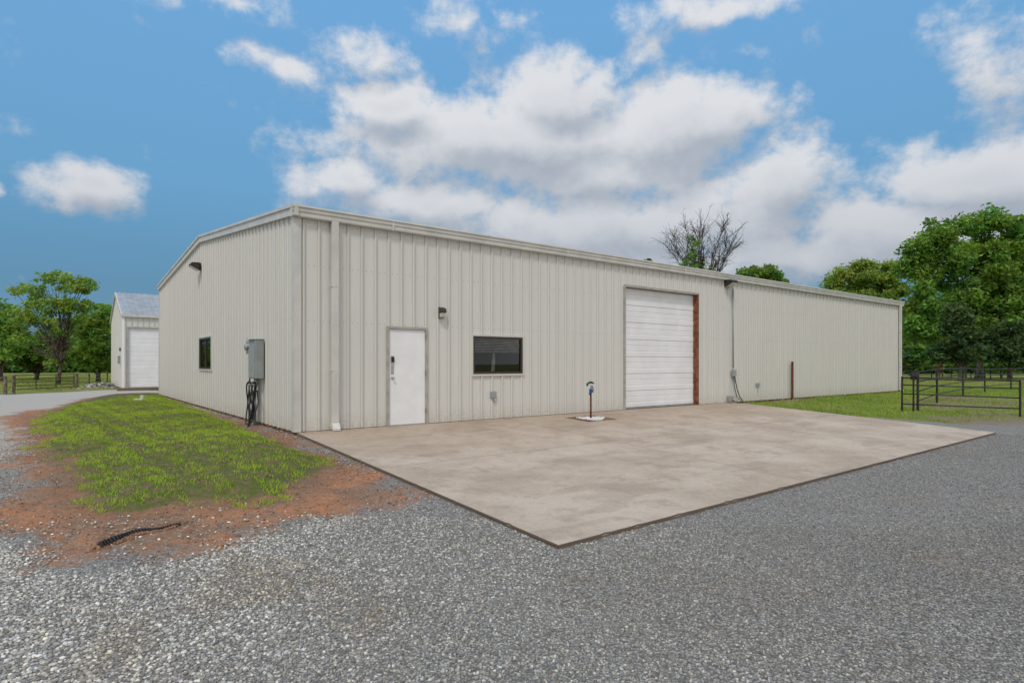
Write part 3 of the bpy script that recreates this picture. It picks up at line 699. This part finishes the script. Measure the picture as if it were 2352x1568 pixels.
for v0, v1, z0, z1 in ((-.12, GW/2, GE-.04, GR+.02), (GW/2, GW+.12, GR+.02, GE-.04)):
    w = MB()
    for v, z in ((v0, z0), (v1, z1)): w.v += [(-.12, v, z-.14), (-.04, v, z-.14), (-.04, v, z+.03), (-.12, v, z+.03)]
    w.f = [(0,1,5,4),(1,2,6,5),(2,3,7,6),(3,0,4,7),(0,3,2,1),(4,5,6,7)]; w.build('rake_trim', M['trim'], G)
cs = []; zz = .02
while zz < gzz: cs += [(zz, .08), (zz+.02, .068), (zz+.25, .068), (zz+.27, .08)]; zz += .275
w = MB()
for z, yv in cs: w.v += [(g0, yv, min(z, gzz)), (g1, yv, min(z, gzz))]
for i in range(len(cs)-1): w.f.append((2*i, 2*i+1, 2*i+3, 2*i+2))
w.build('roll_up_door', M['whitedoor'], G)
w = MB(); w.box(g0-.09, g0, -.05, .1, 0, gzz+.08); w.box(g1, g1+.09, -.05, .1, 0, gzz+.08); w.box(g0, g1, -.05, .1, gzz, gzz+.08); w.build('door_frame', M['frame'], G)
MB().box(-.16, -.03, 1.2, 1.5, 1.5, 2.0).build('meter_box', M['greybox'], G)
MB().box(-.10, -.03, 1.0, 1.2, 2.3, 2.5).build('outlet', M['bronze'], G)
MB().box(-.3, GL, -.4, 0.02, -.3, .02).build('apron', M['conc'], G)

n = 320; q = rng.normal(0, 1, (n, 2)); c0 = P(232, 891)
x = c0[0]+q[:, 0]*.85; y = c0[1]+q[:, 1]*.6; hh = .40*np.exp(-(q**2).sum(1)/1.6)
o = stones('rubble_pile', x, y, gh(x, y)+hh*rng.uniform(.3, 1, n), rng.uniform(.05, .14, n), gcols(n, 1.0)*.9, ico(), .7); tag(o, 'low pile of broken grey rock in front of the garage corner', 'rubble', kind='stuff')

# ------------------------------------------------------------------ fences and gates
def run(name, pts, heights, posts_h, r, pr, mat, label, cat, group=None):
    a = pts[0]; R = empty(name, a, 0, label, cat, group)
    lp = [(p[0]-a[0], p[1]-a[1], p[2]-a[2]) for p in pts]
    for p in lp: MB().tube([(p[0], p[1], p[2]-.2), (p[0], p[1], p[2]+posts_h)], pr, 8).build('post', mat, R)
    for h in heights: MB().tube([(p[0], p[1], p[2]+h) for p in lp], r, 8).build('rail', mat, R, smooth=True)
    return R
g1_ = P(2072, 945); g2_ = P(2343, 957)
run('pipe_gate', [g1_, g2_], (.26, .60, .90, 1.14), 1.18, .02, .032, M['blackpipe'], 'black pipe gate section nearest the camera by the right edge', 'gate')
g3_ = (g2_[0]+2.6, g2_[1]-2.2, g2_[2]); g2b = (g2_[0]+.12, g2_[1]-.1, g2_[2])
run('pipe_gate', [g2b, g3_], (.26, .60, .90, 1.14), 1.18, .02, .04, M['blackpipe'], 'black pipe gate section cut off by the right edge of the view', 'gate')
pts = [P(2108, 944), P(2152, 925), P(2212, 910), P(2262, 901), P(2322, 894), P(2400, 889)]
run('pipe_fence', pts, (.35, .68, 1.0, 1.33), 1.38, .022, .04, M['blackpipe'], 'black pipe corral fence running back from the keypad post', 'fence')
pts = [P(2050+i*45, 872) for i in range(10)]
run('pipe_fence', pts, (.5, .9, 1.3), 1.35, .03, .05, M['blackpipe'], 'far dark pipe fence along the pasture under the trees', 'fence')
pk = P(2104, 946); K = empty('keypad_post', (pk[0]-.12, pk[1]-.05, pk[2]), 0, 'black gate keypad on a thin post at the left end of the corral', 'keypad')
MB().tube([(0,0,-.1),(0,0,1.12)], .03, 8).build('post', M['blackpipe'], K)
w = MB(); w.extrude([(-.12, 1.18), (.10, 1.24), (.12, 1.30), (-.10, 1.34)], -.13, .13, lambda t, a, b: (t, a, b)); w.build('keypad_box', M['black'], K, bevel=.015)
MB().box(-.06, .06, -.06, .06, 1.08, 1.2).build('bracket', M['blackpipe'], K)
p = P(2150, 866); R_ = empty('stock_gate', p, .3, 'small rust red stock gate beyond the corral', 'gate')
for xx in (0, .55, 1.1): MB().tube([(xx,0,-.1),(xx,0,1.9)], .07, 6).build('upright', M['rust'], R_)
for h in (.5, 1.0, 1.5, 1.85): MB().box(0, 1.1, -.05, .05, h-.05, h+.05).build('rail', M['rust'], R_)
for i, (px, h) in enumerate(((2218, 1.9), (2300, 1.5))):
    p = P(px, 868+i*3); o = MB().tube([(0,0,-.2),(0,0,h*.6),(.02,0,h)], [.12,.11,.1], 8).build('fence_post', M['wood']); o.location = p
    tag(o, ['grey wooden post beyond the corral nearer the workshop', 'short grey wooden post beyond the corral nearer the frame edge'][i], 'post')
a = P(36, 901); b = P(171, 893); R_ = empty('pipe_gate', a, math.atan2(b[1]-a[1], b[0]-a[0]), 'black five rail pipe gate in front of the left pasture', 'gate')
Lg = math.hypot(b[0]-a[0], b[1]-a[1])
for h in (.18, .38, .60, .82, 1.02): MB().tube([(0,0,h),(Lg,0,h)], .022, 8).build('rail', M['blackpipe'], R_, smooth=True)
for f_ in (0, .33, .67, 1): MB().tube([(Lg*f_,.03,.14),(Lg*f_,.03,1.06)], .024, 8).build('upright', M['blackpipe'], R_)
lab = ['weathered wooden fence post at the far left edge', 'weathered wooden post at the left end of the pipe gate', 'weathered wooden post at the right end of the pipe gate', 'weathered wooden fence post right of the pipe gate', 'weathered wooden fence post just left of the garage']
for (px, py, h, r), l in zip(((12, 905, 1.0, .09), (31, 903, 1.05, .08), (176, 893, 1.05, .09), (204, 888, .95, .07), (246, 884, 1.0, .06)), lab):
    p = P(px, py); o = MB().tube([(0,0,-.2),(.01,0,h*.5),(.0,.01,h),(0,0,h+.03)], [r,r*.95,r*.9,r*.5], 9).build('fence_post', M['wood']); o.location = p; tag(o, l, 'post', 'wooden posts along the left pasture')
pts = [P(176, 893), P(204, 888), P(246, 884)]
R_ = empty('wire_fence', pts[0], 0, 'thin wire strands between the posts left of the garage', 'fence')
for h in (.3, .55, .8, .95): MB().tube([(p[0]-pts[0][0], p[1]-pts[0][1], p[2]-pts[0][2]+h) for p in pts], .008, 5).build('wire', M['greybox'], R_)
pts = [P(-60, 905), P(12, 905), P(31, 903)]
R_ = empty('rail_fence', pts[0], 0, 'thin wooden rails running off the left edge of the view', 'fence')
for h in (.35, .65, .92): MB().tube([(p[0]-pts[0][0], p[1]-pts[0][1], p[2]-pts[0][2]+h) for p in pts], .025, 5).build('rail', M['wood'], R_)

# ------------------------------------------------------------------ trees
def leaves(centres, radii, per, size, base, var=.22):
    out = []; cl = []
    for c, rc, n in zip(centres, radii, per):
        d = rng.normal(0, 1, (n, 3)); d /= np.linalg.norm(d, axis=1)[:, None]
        rr = rng.random(n)**.55*rng.choice([1, 1, 1, 1.35], n)
        out.append(d*rr[:, None]*np.array([rc, rc, rc*.72])+c); t = rng.normal(0, var*.5)
        g = np.clip(1+t+rng.normal(0, var, n), .4, 1.9); ye = rng.normal(0, .10)+rng.normal(0, .08, n)
        cl.append(np.stack([base[0]*g*(1+ye), base[1]*g, base[2]*g*(1-ye)], 1))
    p = np.concatenate(out); col = np.clip(np.concatenate(cl), .004, .6); n = len(p)
    a = rng.normal(0, 1, (n, 3)); a[:, 2] *= .6; a /= np.linalg.norm(a, axis=1)[:, None]
    b = rng.normal(0, 1, (n, 3)); b -= (a*b).sum(1)[:, None]*a; b /= np.linalg.norm(b, axis=1)[:, None]
    s = size*rng.uniform(.6, 1.3, n)[:, None]
    V = np.stack([p-a*s, p+b*s*.45, p+a*s, p-b*s*.45], 1).reshape(-1, 3)
    return V, np.arange(n*4).reshape(-1, 4), np.repeat(col, 4, axis=0)
def tree(name, label, px, Y, ell, base, nclump, nleaf, size, trunk_r, bark='bark', rc=(.8, 1.5), group=None, limbs=30, trunk_top=None, spread=.8, lr=.38):
    X0 = kx(px)*Y; z0 = float(gh(X0, Y)); T = empty(name, (X0, Y, z0), 0, label, 'tree', group)
    E = []
    for (ex, ey, rx, ry) in ell: E.append((kx(ex)*Y-X0, 0, CH-(ey-HY)/F*Y-z0, rx/F*Y, max(rx, ry)/F*Y*spread, ry/F*Y))
    wts = np.array([e[3]*e[5] for e in E]); wts /= wts.sum(); cs = []
    for i in range(nclump):
        e = E[rng.choice(len(E), p=wts)]; d = rng.normal(0, 1, 3); d /= np.linalg.norm(d); r = rng.uniform(.2, 1)**.55
        cs.append((e[0]+d[0]*r*e[3], e[1]+d[1]*r*e[4], e[2]+d[2]*r*e[5]))
    cs = np.array(cs); cs[:, 2] = np.maximum(cs[:, 2], .8)
    radii = rng.uniform(rc[0], rc[1], nclump); per = np.maximum((nleaf*radii**2/(radii**2).sum()).astype(int), 3)
    V, Fc, cc = leaves(cs, radii, per, size, base)
    npmesh('crown', V, Fc, M['leaf'], cc, T)
    top = trunk_top or (cs[:, 2].max()*.75); w = MB(); tp = []; tr = []
    sway = rng.uniform(-.3, .3, 2)
    for i in range(9):
        t = i/8; tp.append((sway[0]*math.sin(t*4)*1.2, sway[1]*math.sin(t*3), -.3+(top+.3)*t)); tr.append(trunk_r*(1.35 if i == 0 else 1)*(1-.85*t))
    w.tube(tp, tr, 9)
    for c in cs[:limbs]:
        hz = min(max(c[2]*.45, top*.2), top*.9)*rng.uniform(.75, 1.05); i = min(hz/top, 1)*8; i0 = int(min(i, 7)); st = [lerp(tp[i0][k], tp[i0+1][k], i-i0) for k in range(3)]
        pts = []
        for q in range(6):
            t = q/5; pts.append((lerp(st[0], c[0], t)+rng.normal(0, .12)*(0 < q < 5), lerp(st[1], c[1], t)+rng.normal(0, .12)*(0 < q < 5), lerp(st[2], c[2], t**.8)))
        r0 = trunk_r*lr*(1-.6*hz/top); w.tube(pts, [r0*(1-t*.85/5) for t in range(6)], 5)
    w.build('trunk', M[bark], T, smooth=True); return T
GR1 = (.17, .295, .055); DK = (.075, .13, .05); YG = (.24, .34, .07)
tree('shade_tree', 'large full green shade tree at the right edge behind the corral', 2250, 62,
     [(2170,530,62,42),(2110,565,30,28),(2250,510,65,34),(2330,550,90,68),(2420,610,95,105),(2115,615,42,36),(2170,590,70,45),(2150,665,60,50),(2260,630,100,70),(2360,690,95,75),(2120,735,50,55),(2195,770,70,45),(2260,730,80,60),(2310,780,80,50)], GR1, 430, 80000, .225, .40, 'palebark', (.6, 1.35), limbs=50, trunk_top=10, lr=.24)
tree('evergreen_tree', 'dark cedar standing under the large shade tree', 2205, 56, [(2205,765,38,45),(2205,805,55,34),(2205,725,20,28)], DK, 60, 12000, .2, .25, rc=(.5,.9), limbs=10)
tree('evergreen_tree', 'dark cedar at the right edge below the shade tree', 2320, 58, [(2320,780,40,40),(2320,812,60,30)], DK, 60, 12000, .2, .25, rc=(.5,.9), limbs=10)
tree('leafy_tree', 'yellow green tree above the right end of the workshop roof', 1965, 78, [(1960,645,46,32),(1918,648,22,20),(1985,618,26,18),(2045,640,40,40),(2010,650,40,30),(2040,700,60,40),(1960,700,80,40)], YG, 260, 32000, .22, .2, rc=(.5,1.0), limbs=30, lr=.3)
tree('leafy_tree', 'round topped tree showing over the roof left of the yellow green tree', 1745, 72, [(1745,632,44,28),(1720,645,34,22),(1775,645,28,18),(1745,690,60,50)], (.20,.30,.06), 150, 18000, .21, .2, rc=(.4,.8), limbs=20)
tree('leafy_tree', 'small dark treetop just showing over the middle of the roof', 1482, 75, [(1482,602,16,9),(1482,680,50,60)], DK, 50, 6000, .2, .2, rc=(.25,.5))
tree('field_tree', 'open crowned slender tree behind the left pipe gate', 131, 47, [(125,640,40,16),(72,668,36,20),(165,655,40,20),(95,700,60,26),(165,700,42,24),(198,660,20,22),(55,735,42,22),(140,748,55,20),(60,780,30,14),(120,832,14,8)], (.26,.37,.08), 180, 9500, .13, .15, 'bark', (.26, .56), limbs=110, trunk_top=7.8, lr=.28)
tree('field_tree', 'dense rounded tree between the slender tree and the garage', 225, 52, [(230,715,28,22),(210,750,38,33),(240,790,38,38),(205,815,33,28),(235,838,30,14)], (.21,.34,.065), 120, 14000, .18, .2, rc=(.4,.8))
tree('field_tree', 'leafy tree cut off by the left edge of the view', 5, 56, [(5,712,36,20),(-40,740,50,40),(20,770,36,30),(-20,815,60,25)], (.21,.34,.065), 110, 12000, .18, .22, rc=(.4,.9))
tree('field_tree', 'bushy tree low behind the slender tree', 80, 62, [(85,795,45,32),(150,802,40,30),(60,815,60,22)], (.19,.31,.065), 90, 12000, .2, .22, rc=(.5,.9))
# bare tree
Yb = 62; Xb = kx(1612)*Yb; zb = float(gh(Xb, Yb)); T = empty('bare_tree', (Xb, Yb, zb), 0, 'mostly bare twiggy tree rising behind the roof above the roll up door', 'tree')
w = MB()
def zpx(py): return CH-(py-HY)/F*Yb-zb
fork = Vector((0, 0, zpx(690)))
w.tube([(0,0,-.3),(.1,0,3),tuple(fork)], [.34,.28,.2], 9)
def twig(p, q, r0, r1, wob, k=4, n=6):
    p = Vector(p); q = Vector(q); L = (q-p).length; pts = []
    up = Vector((0,0,1)); off = Vector(rng.normal(0, wob*L, 3))
    for i in range(n+1):
        t = i/n; b = p.lerp(q, t)+off*math.sin(math.pi*t)+up*L*.05*math.sin(math.pi*t)
        if 0 < i < n: b += Vector(rng.normal(0, .012*L, 3))
        pts.append(b)
    w.tube(pts, [lerp(r0, r1, i/n) for i in range(n+1)], k, cap=False); return pts
for i in range(18):
    th = lerp(-1.25, 1.25, (i+.5)/18)+rng.normal(0, .06); R = rng.uniform(.78, 1.0)
    rxm = 86/F*Yb; rzm = (690-500)/F*Yb
    end = Vector((math.sin(th)*rxm*R, rng.normal(0, 1.6), fork.z+math.cos(th*.72)*rzm*R))
    st = fork-Vector((0,0,rng.uniform(0, 1.5))); main = twig(st, end, .065, .015, .05)
    for j in range(17):
        f = rng.uniform(.35, 1.0); ii = min(int(f*6), 5); b = main[ii].lerp(main[ii+1], f*6-ii)
        d = (end-st).normalized(); e = b+(d*rng.uniform(.5, 1.2)+Vector((rng.normal(0, .65), rng.normal(0, .6), rng.uniform(-.1, .7))))*rng.uniform(.6, 1.25)
        sub_ = twig(b, e, .024, .012, .06, 3, 4)
        for q in range(5):
            bb = sub_[rng.integers(1, 5)]; e2 = bb+(e-b).normalized()*rng.uniform(.2, .6)+Vector(rng.normal(0, .3, 3)); twig(bb, e2, .014, .009, .05, 3, 2)
w.build('trunk', M['darkbark'], T)
cs = [(kx(q)*Yb-Xb, rng.uniform(-1, 1), zpx(e)) for q, e in [(1590,575),(1600,585),(1582,595),(1604,604),(1590,615),(1620,600),(1572,606),(1597,560),(1588,590),(1612,615),(1580,622),(1600,630),(1592,546),(1566,620),(1625,622)]]
V, Fc, cc = leaves(np.array(cs), [.55]*15, [130]*15, .13, (.19,.31,.07)); npmesh('crown', V, Fc, M['leaf'], cc, T)
def woods(name, label, px0, px1, Y, top, base, nclump, nleaf, size, seedy=0, rcm=(2, 3.6)):
    cs = []
    for i in range(nclump):
        px = rng.uniform(px0, px1); tp = top+14*math.sin(px*.031+seedy)+10*math.sin(px*.083+1)+6*math.sin(px*.2)
        f = rng.random()**.8; py = lerp(tp+15, 846, f); YY = Y+rng.uniform(-5, 10)
        cs.append((kx(px)*YY, YY, max(CH-(py-HY)/F*Y, .6)))
    V, Fc, cc = leaves(np.array(cs), rng.uniform(*rcm, nclump), np.full(nclump, nleaf//nclump), size, base)
    o = npmesh(name, V, Fc, M['leaf'], cc); tag(o, label, 'woods', kind='stuff')
woods('distant_woods', 'dark far wood along the left pasture', -450, 500, 115, 772, (.13,.24,.06), 330, 48000, .5)
woods('distant_woods', 'green far wood behind the corral on the right', 2000, 2950, 105, 695, (.14,.25,.055), 440, 62000, .5, 2, (2, 4))
w = MB(); n = 80
for i in range(n+1):
    px = -900+i*4200/n; h = 15+9*math.sin(i*.5)+6*math.sin(i*.23+1); w.v += [(kx(px)*1500, 1500, -5), (kx(px)*1500, 1500, h), (kx(px)*1900, 1900, -5)]
for i in range(n): a = 3*i; w.f += [(a, a+3, a+4, a+1), (a+1, a+4, a+5, a+2)]
o = w.build('hills', simple('far_hills', (.10,.15,.13), .9), smooth=True); tag(o, 'low blue green hills on the horizon', 'hills', kind='structure')

# ------------------------------------------------------------------ world
W = bpy.data.worlds.new('World'); bpy.context.scene.world = W; W.use_nodes = True; nt = W.node_tree
bg = nt.nodes['Background']; bg.inputs[1].default_value = .1
EL = math.radians(52); AZ = math.radians(190)
blobs = [
 (1180,325,410,108,1.1),(910,245,175,55,1.0),(1290,220,155,78,1.05),(1550,285,200,95,1.1),(1350,385,330,85,.9),
 (790,410,115,50,.95),(970,465,215,65,.9),(1450,520,580,105,1.0),(1780,440,140,95,1.05),
 (2240,405,260,100,1.1),(2110,530,420,115,1.0),(1620,605,620,62,.85),
 (2300,160,155,125,.52),(1640,5,240,36,.55),(1700,110,90,30,.26),(1490,115,55,36,.36),(1070,50,95,42,.5),(850,120,115,40,.53),(640,145,100,34,.5),(540,12,180,28,.48),
 (190,430,105,58,1.0),(5,425,35,22,.7)]
ng = bpy.data.node_groups.new('CloudField', 'ShaderNodeTree')
ng.interface.new_socket(name='Vector', in_out='INPUT', socket_type='NodeSocketVector')
ng.interface.new_socket(name='Value', in_out='OUTPUT', socket_type='NodeSocketFloat'); ng.interface.new_socket(name='Soft', in_out='OUTPUT', socket_type='NodeSocketFloat')
gi = ng.nodes.new('NodeGroupInput'); go = ng.nodes.new('NodeGroupOutput')
nz_ = N(ng, 'ShaderNodeTexNoise'); nz_.inputs['Scale'].default_value = 7; nz_.inputs['Detail'].default_value = 3; ng.links.new(gi.outputs[0], nz_.inputs['Vector'])
vs_ = ng.nodes.new('ShaderNodeVectorMath'); vs_.operation = 'MULTIPLY_ADD'; ng.links.new(nz_.outputs['Color'], vs_.inputs[0]); vs_.inputs[1].default_value = (.12,.08,0)
sub = ng.nodes.new('ShaderNodeVectorMath'); sub.operation = 'SUBTRACT'; ng.links.new(gi.outputs[0], sub.inputs[0]); sub.inputs[1].default_value = (.06,.04,0); ng.links.new(sub.outputs[0], vs_.inputs[2])
acc = None
for (px, py, rx, ry, wt) in blobs:
    az = math.atan(kx(px)); el = math.atan((HY-py)/F*math.cos(az)); ra, re = rx/F*math.cos(az)**2, ry/F*math.cos(az)
    m = ng.nodes.new('ShaderNodeVectorMath'); m.operation = 'MULTIPLY_ADD'; ng.links.new(vs_.outputs[0], m.inputs[0]); m.inputs[1].default_value = (1/ra, 1/re, 0); m.inputs[2].default_value = (-az/ra, -el/re, 0)
    l = ng.nodes.new('ShaderNodeVectorMath'); l.operation = 'LENGTH'; ng.links.new(m.outputs[0], l.inputs[0])
    v = math_(ng, 'MULTIPLY_ADD', l.outputs['Value'], -.85*wt, 1.2*wt)
    acc = v if acc is None else math_(ng, 'SMOOTH_MAX', acc, v, .12)
acc = math_(ng, 'MAXIMUM', acc, -.2)
f1 = noise(ng, vscale(ng, gi.outputs[0], (1, 1.25, 1)), 12.0, 9, .62)
f1c = math_(ng, 'SUBTRACT', f1, .5)
ng.links.new(math_(ng, 'MULTIPLY_ADD', f1c, 2.1, acc), go.inputs[0])
ng.links.new(math_(ng, 'MULTIPLY_ADD', f1c, .8, acc), go.inputs[1])
tcg = nt.nodes.new('ShaderNodeTexCoord'); nrm = nt.nodes.new('ShaderNodeVectorMath'); nrm.operation = 'NORMALIZE'; nt.links.new(tcg.outputs['Generated'], nrm.inputs[0])
sp = nt.nodes.new('ShaderNodeSeparateXYZ'); nt.links.new(nrm.outputs[0], sp.inputs[0])
azn = math_(nt, 'ARCTAN2', sp.outputs[0], sp.outputs[1]); eln = math_(nt, 'ARCSINE', sp.outputs[2])
cb = nt.nodes.new('ShaderNodeCombineXYZ'); nt.links.new(azn, cb.inputs[0]); nt.links.new(eln, cb.inputs[1])
def field(vec, off):
    a = nt.nodes.new('ShaderNodeVectorMath'); a.operation = 'ADD'; nt.links.new(vec, a.inputs[0]); a.inputs[1].default_value = off
    g = nt.nodes.new('ShaderNodeGroup'); g.node_tree = ng; nt.links.new(a.outputs[0], g.inputs[0]); return g.outputs
d0 = field(cb.outputs[0], (0,0,0)); d1 = field(cb.outputs[0], (-.012,.036,0))
cover = mapr(nt, d0[0], .02, .72)
lit = mapr(nt, math_(nt, 'SUBTRACT', d0[1], d1[1]), -.5, .5)
thick = mapr(nt, d0[1], .6, 1.3)
litf = math_(nt, 'ADD', math_(nt, 'MULTIPLY', lit, .95), math_(nt, 'MULTIPLY_ADD', thick, -.25, .14), clamp=True)
litf = math_(nt, 'MULTIPLY', litf, math_(nt, 'MULTIPLY_ADD', mapr(nt, eln, .10, .36), .45, .55), clamp=True)
ccol = mix(nt, litf, (3.7, 4.1, 4.75), (7.7, 7.7, 7.85))
rp_ = nt.nodes.new('ShaderNodeValToRGB'); nt.links.new(math_(nt, 'MULTIPLY', eln, 1/1.57, clamp=True), rp_.inputs[0])
els = rp_.color_ramp.elements; els[0].position = 0; els[0].color = (.13,.26,.37,1); els[1].position = 1; els[1].color = (.10,.30,.60,1)
for pos, c in ((.07, (.10,.26,.42,1)), (.17, (.145,.37,.62,1)), (.33, (.165,.41,.73,1))):
    e = els.new(pos); e.color = c
sky = nt.nodes.new('ShaderNodeTexSky'); sky.sky_type = 'NISHITA'; sky.sun_disc = False; sky.sun_elevation = EL; sky.sun_rotation = AZ
grad = mix(nt, 1.0, rp_.outputs[0], (10., 10., 10.), 'MULTIPLY')
base = mix(nt, .90, sky.outputs[0], grad)
fin = mix(nt, math_(nt, 'MULTIPLY', cover, .92), base, ccol)
n5 = noise(nt, nrm.outputs[0], 2.2, 3, .55)
back = math_(nt, 'MAXIMUM', mapr(nt, math_(nt, 'ABSOLUTE', azn), 1.1, 1.7), mapr(nt, eln, .75, 1.1))
bk = math_(nt, 'MULTIPLY', back, mapr(nt, n5, .3, .55, .45, 1))
fin = mix(nt, math_(nt, 'MULTIPLY', bk, .9), fin, (8.6, 8.3, 8.0))
nt.links.new(fin, bg.inputs[0])
sl = bpy.data.lights.new('sun', 'SUN'); sl.energy = 1.45; sl.angle = math.radians(11); sl.color = (1, .95, .88)
so = bpy.data.objects.new('sun', sl); C.objects.link(so)
sdir = Vector((math.sin(AZ)*math.cos(EL), math.cos(AZ)*math.cos(EL), math.sin(EL)))
so.rotation_euler = (-sdir).to_track_quat('-Z', 'Y').to_euler(); so.location = (0, -5, 20)
cam = bpy.data.cameras.new('camera'); cam.sensor_width = 36; cam.lens = F/2352*36; cam.shift_y = 51/2352; cam.clip_end = 6000; cam.clip_start = .05
co_ = bpy.data.objects.new('camera', cam); C.objects.link(co_); co_.location = (0, 0, CH); co_.rotation_euler = (math.pi/2, 0, 0)
bpy.context.scene.camera = co_
sc_ = bpy.context.scene; sc_.view_settings.view_transform = 'Standard'; sc_.view_settings.look = 'None'; sc_.view_settings.exposure = 0
